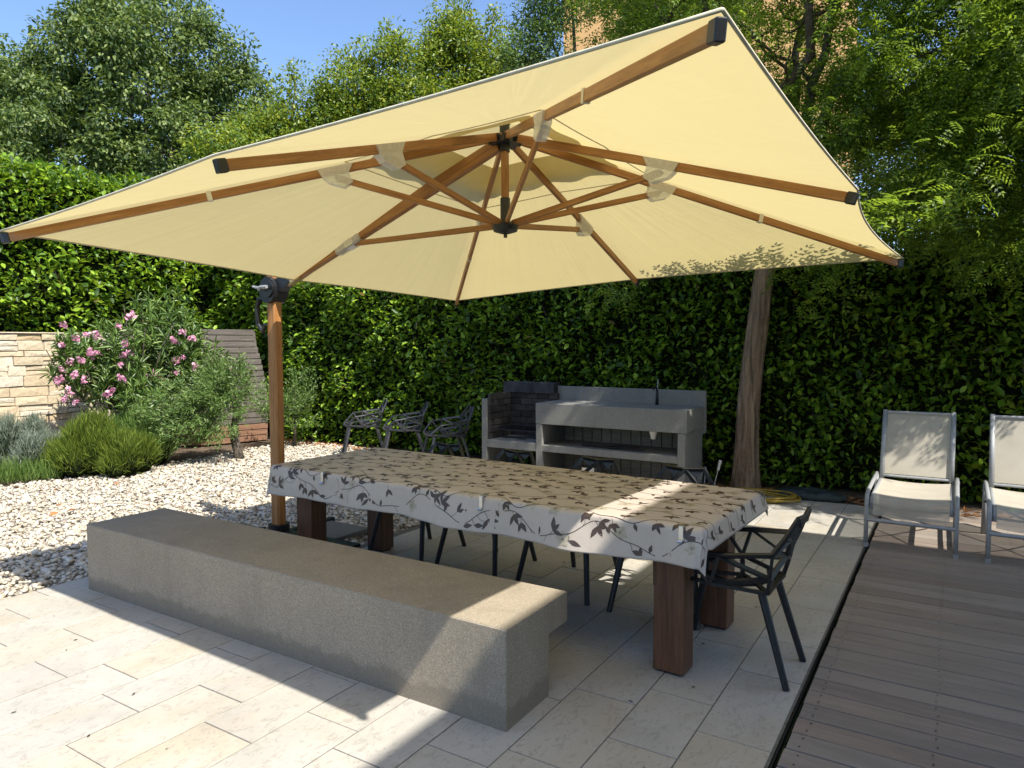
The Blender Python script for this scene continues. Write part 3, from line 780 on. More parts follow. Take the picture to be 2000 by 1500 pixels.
# ------------------------------------------------------------------ cantilever umbrella
UC = Vector((-2.39936, 3.76822, 2.169)); uy, ut1, ut2 = -0.03918, -0.04655, -0.03924
UM = Matrix.Rotation(uy, 3, 'Z') @ Matrix.Rotation(ut1, 3, 'X') @ Matrix.Rotation(ut2, 3, 'Y')
def up_(x, y, z): return UC + UM @ Vector((x, y, z))
MAST = Vector((-4.675, 3.862, 0))
umb = thing('cantilever_umbrella', 'large square cream cantilever umbrella with wooden ribs over the table', 'umbrella', MAST)
HUBZ, RUNZ = 0.735, 0.175
ends = [(2, -2, 0), (0, -2, 0.04), (-2, -2, 0), (-2, 0, -0.03), (-2, 2, 0), (0, 2, 0.04), (2, 2, 0), (2, 0, 0.03)]
E_ = [Vector(e) for e in ends]; HUB = Vector((0, 0, HUBZ))
FL = 0.045   # the cloth lies this far above the rib axis
NS, NR = 12, 20
PULL = (0.007, 0.007, 0.014, 0.012, 0.012, 0.014, 0.036, 0.005)
def canopy_local(sec, s, t):
    pull = PULL[sec]
    a, b = E_[sec], E_[(sec + 1) % 8]
    k = 4 * s * (1 - s)
    te = t * (1 - pull * k * t)
    p = (HUB + (a - HUB) * te).lerp(HUB + (b - HUB) * te, s)
    return p + Vector((0, 0, FL - 0.030 * k * t * t * (1.15 - t) * 2.0))
def canopy_mesh(name, t0, t1, nr, lift=0.0, scallop=0.0):
    mb = MB(); n = 8 * NS
    for i in range(nr + 1):
        t = t0 + (t1 - t0) * i / nr
        for q in range(n):
            sec, s = divmod(q, NS); s /= NS
            tt = t * (1 + (scallop * math.sin(q * 0.9) if i == nr else 0))
            p = canopy_local(sec, s, tt) + Vector((0, 0, lift * (0.5 + 0.5 * i / nr)))
            mb.v.append(tuple(UC + UM @ p))
    for i in range(nr):
        for q in range(n):
            q2 = (q + 1) % n
            mb.f.append((i*n+q, i*n+q2, (i+1)*n+q2, (i+1)*n+q))
    return mb
can = canopy_mesh('canopy', 0.155, 1.0, NR).build('canopy', MT['fabric'], umb, smooth=True)
canopy_mesh('vent_cap', 0.015, 0.285, 6, 0.085, 0.03).build('vent_cap', MT['fabric'], umb, smooth=True)
mb = MB(); hp = []
for q in range(8 * NS + 1):
    sec, s = divmod(q % (8 * NS), NS); hp.append(UC + UM @ canopy_local(sec, s / NS, 1.0))
mb.tube(hp, 0.0055, 6).build('hem', MT['hem'], can, smooth=True)
mb = MB(); hp = []
for q in range(8 * NS + 1):
    sec, s = divmod(q % (8 * NS), NS); hp.append(UC + UM @ (canopy_local(sec, s / NS, 0.345) + Vector((0, 0, -0.002))))
mb.tube(hp, 0.0035, 5).build('seam', MT['hem'], can, smooth=True)
NV = UM @ Vector((0, 0, 1))
runner = up_(0, 0, RUNZ)
for i, e in enumerate(E_):
    if i == 3: continue
    corner = i % 2 == 0
    d = (e - HUB); jt = 0.362 if corner else 0.515
    p0 = UC + UM @ (HUB + d * 0.022); p1 = UC + UM @ (HUB + d * (1 - 0.052 / d.length))
    r = beam('rib', p0, p1, 0.026, 0.047, MT['teak'], umb, up=NV, c=0.003)
    beam('end_cap', p1, UC + UM @ (HUB + d * 0.998), 0.031, 0.056, MT['black'], r, up=NV, c=0.004)
    J = HUB + d * jt; Jw = UC + UM @ (J + Vector((0, 0, -0.045)))
    beam('strut', runner + (Jw - runner) * 0.05, Jw, 0.022, 0.036, MT['teak'], umb, up=NV, c=0.003)
    # gauze sleeve sewn round the joint
    du = (UM @ d).normalized(); sd = du.cross(NV).normalized(); Jr = UC + UM @ J
    g = MB(); W = 0.026
    lo = Jw + (runner - Jw).normalized() * 0.07
    prof = [Jr - du*0.10 + NV*0.022, Jr + du*0.115 + NV*0.022, Jr + du*0.085 - NV*0.030, Jr + du*0.045 - NV*0.070, lo + du*0.022 - NV*0.035, lo - du*0.03 - NV*0.016, Jr - du*0.075 - NV*0.028]
    g.prism([p - sd*W for p in prof], sd * (2*W))
    gm = g.build('joint_sleeve', MT['gauze'], umb)
    MB().tube([Jw - sd*0.022, Jw + sd*0.022], 0.009, 8).build('bolt', MT['black'], umb)
    if corner:
        pc = UC + UM @ (HUB + d * 0.615)
        mbt = MB(); mbt.bar(pc - du*0.014, pc + du*0.014, 0.031, 0.055, NV); mbt.build('rib_tape', MT['white'], r)
# arm: from the crank on the mast up to the hub
PIV = Vector((-4.60, 3.858, 2.065))
hubw = up_(-0.045, 0, HUBZ - 0.045)
arm = beam('arm', PIV, hubw, 0.052, 0.082, MT['teak'], umb, c=0.006)
ad = (hubw - PIV).normalized()
ja = PIV + ad * ((hubw - PIV).length * 0.385)
beam('strut', runner + (ja - runner) * 0.05, ja + Vector((0, 0, -0.03)), 0.024, 0.036, MT['teak'], umb, up=NV, c=0.003)
sl = beam('arm_sleeve', ja - ad * 0.17, ja + ad * 0.10, 0.074, 0.105, MT['gauze'], umb, c=0.012)
beam('arm_bracket', ja - ad * 0.06, ja + ad * 0.03, 0.080, 0.112, MT['steel'], sl, c=0.006)
aw = MB(); 
beam('canopy_loop', ja - ad * 0.75, ja - ad * 0.62, 0.058, 0.088, MT['fabric'], umb, c=0.004)
# hub, pole, runner
mb = MB(); mb.tube([up_(0, 0, HUBZ - 0.055), up_(0, 0, HUBZ - 0.02)], 0.085, 16); mb.tube([up_(0, 0, HUBZ - 0.10), up_(0, 0, HUBZ + 0.09)], 0.032, 12)
hub = mb.build('hub', MT['black'], umb)
for i in range(8):
    a = math.atan2(E_[i].y, E_[i].x)
    MB().bar(up_(0.06*math.cos(a), 0.06*math.sin(a), HUBZ - 0.03), up_(0.105*math.cos(a), 0.105*math.sin(a), HUBZ - 0.035), 0.034, 0.045, NV).build('hub_fork', MT['black'], hub)
beam('centre_pole', up_(0, 0, RUNZ + 0.16), up_(0, 0, HUBZ - 0.08), 0.042, 0.042, MT['teak'], umb, up=(1, 0, 0), c=0.008)
mb = MB(); mb.tube([up_(0, 0, RUNZ - 0.05), up_(0, 0, RUNZ - 0.035), up_(0, 0, RUNZ - 0.005), up_(0, 0, RUNZ + 0.015)], [0.03, 0.075, 0.085, 0.06], 16)
mb.tube([up_(0, 0, RUNZ), up_(0, 0, RUNZ + 0.17)], 0.031, 12); mb.tube([up_(0, 0, RUNZ - 0.075), up_(0, 0, RUNZ - 0.04)], 0.012, 8)
mb.build('runner', MT['black'], umb, smooth=False)
# mast with crank
mast = beam('mast', MAST + Vector((0, 0, 0.02)), MAST + Vector((0, 0, 2.52)), 0.086, 0.098, MT['teak'], umb, up=(1, 0, 0), c=0.014)
beam('mast_cap', MAST + Vector((0, 0, 2.52)), MAST + Vector((0, 0, 2.56)), 0.10, 0.11, MT['black'], mast, up=(1, 0, 0), c=0.01)
mb = MB(); pc = MAST + Vector((0.005, -0.01, 2.035))
dd = Vector((0.0, 1, 0))
def disc(c, r, y0, y1, n=24, sq=1.0):
    ring = [c + Vector((r * math.cos(2*PI*k/n), y0, r * sq * math.sin(2*PI*k/n))) for k in range(n)]
    return ring, Vector((0, y1 - y0, 0))
p, off = disc(pc, 0.092, -0.07, 0.07, sq=1.15); mb.prism(p, off)
p, off = disc(pc + Vector((0.02, 0, 0.01)), 0.070, -0.088, 0.085); mb.prism(p, off)
mb.bar(pc + Vector((0.08, 0, 0.03)), pc + Vector((0.20, 0, 0.10)), 0.075, 0.105)
crank = mb.build('crank_housing', MT['black'], umb)
MB().tube([pc + Vector((-0.03, -0.12, 0.0)), pc + Vector((0.0, -0.125, 0.02)), pc + Vector((0.07, -0.125, 0.02))], 0.014, 8).tube([pc + Vector((-0.115, -0.11, 0.03)), pc + Vector((-0.07, -0.115, 0.02)), pc + Vector((0.05, -0.12, 0.01))], [0.009, 0.011, 0.010], 8).build('crank_handle', MT['alu'], crank)
MB().tube([pc + Vector((-0.11, -0.05, -0.06)), pc + Vector((-0.145, -0.05, -0.14)), pc + Vector((-0.135, -0.05, -0.27)), pc + Vector((-0.075, -0.05, -0.33)), pc + Vector((-0.05, -0.05, -0.27))], [0.022, 0.020, 0.018, 0.020, 0.016], 8).build('grip', MT['black'], crank)
# foot: collar on a steel cross with paving slabs as ballast
MB().tube([MAST + Vector((0, 0, 0.0)), MAST + Vector((0, 0, 0.13))], 0.085, 16).build('foot_collar', MT['black'], umb)
mb = MB(); b0 = MAST + Vector((0, 0, 0.028))
mb.bar(b0 + Vector((-0.55, 0.02, 0)), b0 + Vector((0.75, -0.03, 0)), 0.055, 0.045); mb.bar(b0 + Vector((0.02, -0.62, 0.001)), b0 + Vector((-0.03, 0.62, 0.001)), 0.055, 0.045)
cross = mb.build('foot_cross', MT['darkmetal'], umb)
MB().tube([b0 + Vector((-0.10, -0.06, 0.06)), b0 + Vector((-0.20, -0.08, 0.045)), b0 + Vector((-0.24, -0.10, 0.03))], 0.014, 8).build('foot_pedal', MT['darkmetal'], cross)
for q, (dx, dy, mt) in enumerate(((0.05, 0.10, 'kitchen'), (0.22, -0.40, 'darkmetal'))):
    if q == 0: s_ = MB().box(MAST.x + 0.06, MAST.x + 0.52, MAST.y + 0.06, MAST.y + 0.52, 0.012, 0.052, 0.004)
    else: s_ = MB().box(MAST.x + 0.08, MAST.x + 0.86, MAST.y - 0.04, MAST.y + 0.06, 0.054, 0.078, 0.004)
    s_.build('ballast_slab' if q == 0 else 'foot_plate', MT[mt], umb)

# ------------------------------------------------------------------ faceted lattice chairs
def make_chair(mat):
    t = thing('lattice_chair', 'chair', 'chair')
    F1, F2, F3 = (-.205, -.245, .462), (0, -.265, .452), (.205, -.245, .462)
    SL, SR = (-.268, -.02, .468), (.268, -.02, .468)
    BL, BR = (-.165, .215, .432), (.165, .215, .432)
    C1, C2, C3, C4 = (0, -.13, .428), (-.095, .03, .420), (.095, .03, .420), (0, .13, .415)
    AL, AR = (-.292, -.12, .590), (.292, -.12, .590)
    A2L, A2R = (-.285, .02, .610), (.285, .02, .610)
    ML, MR = (-.238, .255, .640), (.238, .255, .640)
    N1L, N1R = (-.185, .300, .715), (.185, .300, .715)
    TL, TR = (-.125, .340, .795), (.125, .340, .795)
    TC = (0, .345, .782); LC = (0, .265, .585); WL, WR = (-.10, .300, .690), (.10, .300, .690)
    ZL, ZR = (-.20, .235, .515), (.20, .235, .515)
    w, h = .024, .014
    s = MB()
    for a, b in ((F1, F2), (F2, F3), (F1, SL), (F3, SR), (SL, BL), (SR, BR), (BL, BR), (F1, C1), (F3, C1), (F2, C1), (C1, C2), (C1, C3), (C2, SL), (C3, SR), (C2, C4), (C3, C4), (C4, BL), (C4, BR), (C2, C3)):
        s.bar(a, b, w, h)
    # solid facets where the legs bolt on
    zz = Vector((0, 0, -0.012))
    for poly in ((F1, (-.16, -.15, .445), (-.245, -.11, .464)), (F3, (.245, -.11, .464), (.16, -.15, .445)), (BL, (-.10, .155, .422), (-.205, .12, .448)), (BR, (.205, .12, .448), (.10, .155, .422)), (C2, C4, C3)):
        s.prism(poly, zz)
    seat = s.build('seat', mat, t, local=True)
    b = MB()
    for a, c in ((AL, A2L), (A2L, ML), (ML, N1L), (N1L, TL), (AR, A2R), (A2R, MR), (MR, N1R), (N1R, TR), (TL, TC), (TC, TR), (F1, AL), (F3, AR), (SL, AL), (SR, AR), (SL, A2L), (SR, A2R), (A2L, ZL), (A2R, ZR), (SL, ZL), (SR, ZR), (BL, ZL), (BR, ZR), (ZL, ML), (ZR, MR), (ZL, LC), (ZR, LC), (LC, WL), (LC, WR), (WL, N1L), (WR, N1R), (WL, TC), (WR, TC), (ML, WL), (MR, WR), (ML, LC), (MR, LC)):
        b.bar(a, c, w, h, (0, 1, .4))
    b.prism((TL, (-.08, .332, .745), (0, .338, .758), (.08, .332, .745), TR, TC), (0, .012, 0))
    for sg in (-1, 1): b.prism(((sg*.165, .215, .432), (sg*.205, .228, .50), (sg*.15, .232, .50)), (0, .012, 0))
    b.build('backrest', mat, t, local=True)
    for sg in (-1, 1):
        for top, foot in (((sg*.200, -.185, .450), (sg*.268, -.285, .0)), ((sg*.145, .185, .430), (sg*.182, .315, .0))):
            MB().tube([top, foot], [.0205, .0165], 10).build('leg', mat, t, local=True, smooth=False)
    return t
GT = 'lattice chairs tucked under the far side of the table'
chair0 = make_chair(MT['chairmetal'])
chair0.location = (-0.925, 3.575, 0); chair0.rotation_euler = (0, 0, -PI/2 - 0.03)
tag(chair0, 'black faceted lattice chair at the end of the table beside the wooden deck', 'chair', 'black lattice chairs around the table')
spots = [(-1.455, 4.135, 'black lattice chair on the far side of the table nearest the deck'),
         (-2.12, 4.165, 'second black lattice chair from the deck on the far side of the table'),
         (-2.80, 4.175, 'third black lattice chair from the deck on the far side of the table'),
         (-3.46, 4.20, 'black lattice chair on the far side of the table nearest the umbrella mast')]
for x, y, lb in spots:
    c = copy_tree(chair0); c.location = (x, y, 0); c.rotation_euler = (0, 0, TH + rng.normal(0, 0.04))
    tag(c, lb)
gc0 = None
for x, y, rz, lb in ((-7.15, 7.42, -0.75, 'grey lattice chair by the hedge farthest from the grill'),
                     (-6.35, 7.36, -0.80, 'middle one of the three lattice chairs along the hedge'),
                     (-5.50, 7.20, -0.70, 'lattice chair in the shade right beside the grill')):
    if gc0 is None: gc0 = c = make_chair(MT['greychair'])
    else: c = copy_tree(gc0)
    c.location = (x, y, 0.0); c.rotation_euler = (0, 0, rz)
    tag(c, lb, 'chair', 'lattice chairs along the hedge')

# ------------------------------------------------------------------ loungers
def make_lounger():
    t = thing('garden_lounger', 'lounger', 'lounger')
    W = 0.302
    for s in (-1, 1):
        fr = MB().tube([(s*W, 0.0, 0.0), (s*W, 0.0, 0.20), (s*W, 0.005, 0.36), (s*W, 0.03, 0.405), (s*W, 0.10, 0.425), (s*W, 0.45, 0.44), (s*W, 0.86, 0.452)], 0.0165, 8).build('side_rail', MT['alu'], t, local=True, smooth=True)
        MB().tube([(s*W, 0.0, -0.001), (s*W, 0.0, 0.03)], 0.022, 8).build('foot_cap', MT['alu'], fr, M=rootmat(t))
        MB().tube([(s*W, 0.80, 0.448), (s*W, 0.92, 0.0)], 0.019, 8).build('rear_leg', MT['alu'], t, local=True, smooth=True)
        MB().tube([(s*0.262, 0.82, 0.415), (s*0.262, 1.04, 1.0)], 0.020, 8).build('back_rail', MT['alu'], t, local=True, smooth=True)
        MB().tube([(s*0.268, 0.03, 0.30), (s*0.268, 0.05, 0.385), (s*0.268, 0.40, 0.395), (s*0.268, 0.82, 0.405)], 0.017, 8).build('seat_rail', MT['alu'], t, local=True, smooth=True)
    MB().tube([(-W, 0.0, 0.215), (W, 0.0, 0.215)], 0.016, 8).build('crossbar', MT['alu'], t, local=True)
    MB().tube([(-0.262, 0.83, 0.44), (0.262, 0.83, 0.44)], 0.012, 8).build('crossbar', MT['alu'], t, local=True)
    MB().tube([(-0.262, 1.035, 0.985), (0.262, 1.035, 0.985)], 0.012, 8).build('crossbar', MT['alu'], t, local=True)
    MB().tube([(-W, 0.03, 0.33), (0, 0.40, 0.24), (W, 0.80, 0.30)], 0.010, 6).build('brace', MT['darkmetal'], t, local=True)
    MB().tube([(W, 0.03, 0.33), (0, 0.42, 0.23), (-W, 0.80, 0.30)], 0.010, 6).build('brace', MT['darkmetal'], t, local=True)
    def slingm(name, prof, hw, sag, nx=8):
        mb = MB(); n = len(prof)
        for (y, z) in prof:
            for i in range(nx + 1):
                u = -1 + 2*i/nx
                mb.v.append((u*hw, y, z - sag*(1-u*u)))
        for a in range(n - 1):
            for i in range(nx): mb.f.append((a*(nx+1)+i, a*(nx+1)+i+1, (a+1)*(nx+1)+i+1, (a+1)*(nx+1)+i))
        me = bpy.data.meshes.new(name); me.from_pydata(mb.v, [], mb.f)
        o = link(name, me, MT['sling'], t, rootmat(t), True); return o
    slingm('seat_sling', [(0.02, 0.255), (0.015, 0.33), (0.025, 0.385), (0.06, 0.408), (0.2, 0.405), (0.4, 0.403), (0.6, 0.408), (0.80, 0.418)], 0.258, 0.018)
    slingm('back_sling', [(0.842 + 0.196*q/6, 0.455 + 0.525*q/6) for q in range(7)], 0.25, 0.0)
    return t
lg0 = make_lounger()
lg0.location = (-0.252, 6.17, 0.002)
tag(lg0, 'beige mesh garden lounger at the corner of the wooden deck', 'lounger', 'beige mesh loungers by the hedge')
lg1 = copy_tree(lg0); lg1.location = (0.552, 6.17, 0.002)
tag(lg1, 'beige mesh garden lounger cut off by the photo edge')

# ------------------------------------------------------------------ concrete grill and sink
gr = thing('garden_grill', 'grey concrete outdoor grill with sink counter in front of the hedge', 'grill', (-3.65, 7.5, 0))
GK = MT['kitchen']; Y0, Y1 = 7.2, 7.80
MB().box(-4.94, -4.867, Y0, Y1, -0.01, 0.924, 0.004).build('side_wall', GK, gr)
MB().box(-4.866, -4.166, Y0 + 0.004, Y1, 0.33, 0.425, 0.004).build('hearth_slab', GK, gr)
MB().box(-4.165, -4.083, Y0, Y1, -0.01, 0.658, 0.004).build('pier', GK, gr)
MB().box(-2.445, -2.362, Y0, Y1, -0.01, 0.658, 0.004).build('pier', GK, gr)
ct = MB().box(-4.168, -2.345, Y0 - 0.004, Y1, 0.661, 0.905, 0.005).build('counter', GK, gr)
MB().box(-4.082, -2.446, Y0 + 0.004, Y1 - 0.02, 0.336, 0.414, 0.004).build('shelf', GK, gr)
MB().box(-4.20, -2.335, Y1 + 0.001, Y1 + 0.06, 0.60, 1.075, 0.004).build('back_panel', GK, gr)
hood = MB().box(-4.945, -4.203, Y1 + 0.003, Y1 + 0.07, 0.92, 1.115, 0.004).box(-4.945, -4.203, Y1 - 0.10, Y1 + 0.002, 0.98, 1.112, 0.004).build('hood', MT['soot'], gr)
bw, bh = 0.165, 0.075
for r in range(7):
    x = -4.866 + (0 if r % 2 else -bw/2); z = 0.426 + r * (bh + 0.006)
    while x < -4.17:
        x0, x1 = max(x, -4.866), min(x + bw - 0.006, -4.170)
        if x1 - x0 > 0.02: MB().box(x0, x1, Y1 - 0.065, Y1 - 0.004 + rng.normal(0, 0.002), z, z + bh, 0.003).build('brick', MT['brick'], gr)
        x += bw
    y = Y0 + 0.03 + (0 if r % 2 else -bw/2)
    while y < Y1 - 0.07:
        y0_, y1_ = max(y, Y0 + 0.03), min(y + bw - 0.006, Y1 - 0.07)
        if y1_ - y0_ > 0.02: MB().box(-4.866, -4.836 + rng.normal(0, 0.002), y0_, y1_, z, z + bh, 0.003).build('brick', MT['brick'], gr)
        y += bw
for k in range(13):
    x = -4.085 + k * 0.126
    MB().box(x, x + 0.118, Y1 - 0.018, Y1 - 0.003, -0.01, 0.655, 0.002).build('back_plank', MT['plank'], gr)
mb = MB()
for k in range(9): mb.tube([(-4.80 + k*0.07, Y0 + 0.06, 0.555), (-4.80 + k*0.07, Y1 - 0.10, 0.555)], 0.005, 5)
mb.tube([(-4.84, Y0 + 0.06, 0.555), (-4.17, Y0 + 0.06, 0.555)], 0.007, 5); mb.tube([(-4.84, Y1 - 0.10, 0.555), (-4.17, Y1 - 0.10, 0.555)], 0.007, 5)
mb.build('grate', MT['darkmetal'], gr)
tp = Vector((-2.86, Y1 - 0.10, 0.905))
fa = MB().tube([tp, tp + Vector((0, 0, 0.10)), tp + Vector((0, 0, 0.16))], [0.020, 0.016, 0.013], 10).tube([tp + Vector((0, 0, 0.15)), tp + Vector((0, -0.02, 0.20)), tp + Vector((0, -0.09, 0.215)), tp + Vector((0, -0.12, 0.18))], 0.010, 8).build('faucet', MT['darkmetal'], gr, smooth=True)
MB().tube([tp + Vector((0.0, 0, 0.16)), tp + Vector((0.01, 0.005, 0.29))], [0.009, 0.006], 8).build('faucet_lever', MT['alu'], fa)
MB().tube([(-2.78, Y0 + 0.18, 0.655), (-2.78, Y0 + 0.18, 0.60), (-2.78, Y0 + 0.18, 0.555)], [0.05, 0.034, 0.024], 10).build('drain', MT['white'], gr)
# charred sticks on shelf and hearth
for i, (x, y, z) in enumerate(((-3.45, 7.33, 0.425), (-3.2, 7.42, 0.427), (-3.05, 7.30, 0.426), (-4.6, 7.4, 0.437), (-4.4, 7.5, 0.437))):
    a = rng.uniform(-0.5, 0.5); L = rng.uniform(0.16, 0.26); dv = Vector((math.cos(a), math.sin(a) * 0.5, 0)) * L
    o = MB().tube([Vector((x, y, z)) - dv/1.0, Vector((x, y, z + 0.012)), Vector((x, y, z + 0.006)) + dv], [0.010, 0.014, 0.007], 6).build('firewood_stick', MT['ash'])
    tag(o, ['charred stick at the left on the grill shelf', 'charred stick in the middle of the grill shelf', 'short charred stick at the right on the grill shelf', 'charred stick on the hearth left of the counter', 'charred stick at the back of the hearth'][i], 'firewood', 'charred sticks on the grill')
# gas canister under the counter
gcn = thing('metal_canister', 'shiny ribbed metal canister on the ground under the grill shelf', 'canister', (-3.55, 7.38, 0))
MB().tube([(-3.55, 7.38, 0), (-3.55, 7.38, 0.02), (-3.55, 7.38, 0.18), (-3.55, 7.38, 0.185)], [0.10, 0.105, 0.105, 0.10], 20).build('drum', MT['steel'], gcn, smooth=False)
for z in (0.05, 0.10, 0.15): MB().tube([(-3.55, 7.38, z - 0.006), (-3.55, 7.38, z + 0.006)], 0.109, 20).build('rib', MT['steel'], gcn)

# ------------------------------------------------------------------ sandstone garden wall
WX = -11.3
wall = thing('garden_wall', 'split sandstone garden wall behind the oleander', 'wall', (WX, 5, 0))
MB().box(WX - 0.35, WX - 0.06, 0.5, 7.6, -0.05, 1.70).build('backing', MT['mortar'], wall)
z = 0.25; R = random.Random(3)
MB().box(WX - 0.06, WX - 0.01, 0.5, 7.6, -0.05, 0.25).build('footing', MT['stone'], wall)
while z < 1.72:
    h = min(R.choice((0.085, 0.10, 0.125, 0.15)), 1.755 - z)
    if 1.755 - z - h < 0.05: h = 1.755 - z
    y = 3.2 - R.random() * 0.3
    while y < 7.6:
        l = R.uniform(0.20, 0.52)
        subs = [(z, h)] if h < 0.12 or R.random() < 0.7 else [(z, h * 0.45), (z + h * 0.45, h * 0.55)]
        for zz, hh in subs:
            g = 0.004; d = R.uniform(-0.012, 0.022)
            x1 = WX + d; y0_, y1_, z0_, z1_ = y + g, min(y + l, 7.62) - g, zz + g, zz + hh - g
            if y1_ - y0_ < 0.05: continue
            j = lambda a=0.006: R.uniform(-a, a)
            ym, zm = (y0_ + y1_)/2 + R.uniform(-.05, .05), (z0_ + z1_)/2 + R.uniform(-.01, .01)
            vs = [(WX - .06, y0_, z0_), (WX - .06, y1_, z0_), (WX - .06, y1_, z1_), (WX - .06, y0_, z1_), (x1 + j(), y0_ + j(), z0_ + j()), (x1 + j(), y1_ + j(), z0_ + j()), (x1 + j(), y1_ + j(), z1_ + j()), (x1 + j(), y0_ + j(), z1_ + j()), (x1 + R.uniform(0.002, 0.013), ym, zm)]
            me = bpy.data.meshes.new('stone'); me.from_pydata(vs, [], [(0,1,5,4),(1,2,6,5),(2,3,7,6),(3,0,4,7),(4,5,8),(5,6,8),(6,7,8),(7,4,8)])
            link('stone', me, MT['stone'], wall)
        y += l
    z += h
MB().box(WX - 0.36, WX + 0.03, 3.0, 7.6, 1.757, 1.775, 0.004).build('coping', MT['stone'], wall)

# ------------------------------------------------------------------ curved slat screen
scr = thing('slat_screen', 'weathered horizontal wood slat screen between the oleander and the mast', 'screen', (-9.9, 7.3, 0))
plan_b = [(-10.9, 6.05), (-9.98, 6.88), (-9.70, 7.80)]
plan_t = [(-10.9, 6.08), (-9.995, 6.94), (-9.83, 7.68)]
ns = 19; hz = 1.84 / ns
for k in range(ns):
    f = (k + 0.5) / ns; z = 0.0 + k * hz + hz/2
    bulge = 0.06 * math.sin(PI * min(1, f * 1.1))
    pl = [Vector((a[0] + (b[0]-a[0]) * f ** 1.6, a[1] + (b[1]-a[1]) * f ** 1.6, z)) for a, b in zip(plan_b, plan_t)]
    pl[2].x += bulge * 0.4; pl[2].y += bulge
    mt = MT['slat_red'] if k < 3 else MT['slat']
    for q in (0, 1):
        e = (pl[q+1] - pl[q]).normalized() * 0.004
        beam('slat', pl[q] + e, pl[q+1] - e, 0.022, hz - 0.012, mt, scr, c=0.002)
for (a, b) in zip(plan_b, plan_t):
    beam('post', (a[0] - 0.05, a[1] + 0.03, 0), (b[0] - 0.05, b[1] + 0.03, 1.80), 0.05, 0.05, MT['slat'], scr)
MB().prism([(-11.0, 6.3, 0), (-10.15, 7.12, 0), (-10.04, 7.6, 0), (-11.0, 7.6, 0)], (0, 0, 1.76)).build('infill', MT['core'], scr)

# ------------------------------------------------------------------ hedges
def hedge_leaves(name, patches, parent, size=(0.075, 0.125), mat='laurel'):
    PP, DD, NN = [], [], []
    for o, u, v, n, dens, bulge in patches:
        o, u, v, n = (np.array(a, float) for a in (o, u, v, n)); n = n / np.linalg.norm(n)
        A = np.linalg.norm(np.cross(u, v)); k = int(A * dens)
        a, b = rng.random(k), rng.random(k)
        P = o + a[:, None] * u + b[:, None] * v
        bm_ = (np.sin(P @ np.array((1.7, 1.3, 2.9)) + 0.7) * np.sin(P @ np.array((0.9, -2.3, 1.7)) + 2.1) * 0.6 + np.sin(P @ np.array((4.3, 5.1, -4.9))) * 0.4) * bulge
        dep = -0.36 * rng.random(k) ** 1.3 + bm_ + rng.normal(0, 0.02, k)
        PP.append(P + dep[:, None] * n)
        upv = np.array((0, 0, 1.0))
        D = n * 0.75 + upv * rng.uniform(-0.45, 0.45, k)[:, None] + rng.normal(0, 0.55, (k, 3))
        DD.append(D); NN.append(n * 0.35 + upv * 1.0 + rng.normal(0, 0.45, (k, 3)))
    P, D, N_ = np.vstack(PP), np.vstack(DD), np.vstack(NN); k = len(P)
    ln = rng.uniform(size[0], size[1], k) * np.where(rng.random(k) < 0.3, 0.65, 1.0)
    o = link(name, leaf_mesh(name, P, D, N_, ln, ln * rng.uniform(0.42, 0.55, k), LEAF), MT[mat], parent)
    tag(o, kind='stuff')
    q = rng.choice(k, k // 45, replace=False); l2 = rng.uniform(0.15, 0.38, len(q))
    tag(link('shoots', leaf_mesh('shoots', P[q], D[q] * 0.6 + np.array((0, 0, 0.5)), N_[q], l2, 0.007, LANCE), MT['bark2'], parent), kind='stuff')
    return o

hb = thing('laurel_hedge', 'tall dark green laurel hedge behind the grill and loungers', 'hedge', (-3, 8.6, 0))
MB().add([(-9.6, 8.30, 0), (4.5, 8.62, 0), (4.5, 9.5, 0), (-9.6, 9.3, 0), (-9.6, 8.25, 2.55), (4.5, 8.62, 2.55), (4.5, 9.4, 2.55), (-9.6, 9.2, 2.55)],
         [(0,3,2,1),(4,5,6,7),(0,1,5,4),(1,2,6,5),(2,3,7,6),(3,0,4,7)]).build('twigs_or_shade_core', MT['core'], hb)  # solid near-black block, painted as the shade between the leaves
hedge_leaves('foliage', [((-9.75, 7.98, 0.03), (14.2, 0.34, 0), (0, 0, 2.72), (0.02, -1, 0), 940, 0.19),
                         ((-9.75, 8.0, 2.70), (14.2, 0.34, 0), (0, 1.2, 0), (0, 0, 1), 330, 0.12)], hb, (0.072, 0.122))
hl = thing('raised_laurel_hedge', 'sunlit bright green laurel hedge rising above the sandstone wall', 'hedge', (-12.3, 5, 0))
MB().box(-13.2, -12.15, -1.0, 9.6, 0, 4.15).box(-12.15, -9.75, 8.62, 9.6, 0, 4.15).build('twigs_or_shade_core', MT['core'], hl)  # dark filler blocks that give the leaf gaps their shade
hedge_leaves('foliage', [((-11.85, 2.2, 1.55), (0, 6.6, 0), (0, 0, 2.85), (1, 0, 0.03), 620, 0.22),
                         ((-11.85, 2.2, 4.36), (0, 6.6, 0), (-1.2, 0, 0), (0, 0, 1), 420, 0.14),
                         ((-12.0, 8.28, 0.4), (2.55, -0.1, 0), (0, 0, 3.95), (0.2, -1, 0), 700, 0.16),
                         ((-12.2, 8.3, 4.3), (2.6, 0, 0), (0, 1.0, 0), (0, 0, 1), 380, 0.12)], hl, (0.095, 0.145))

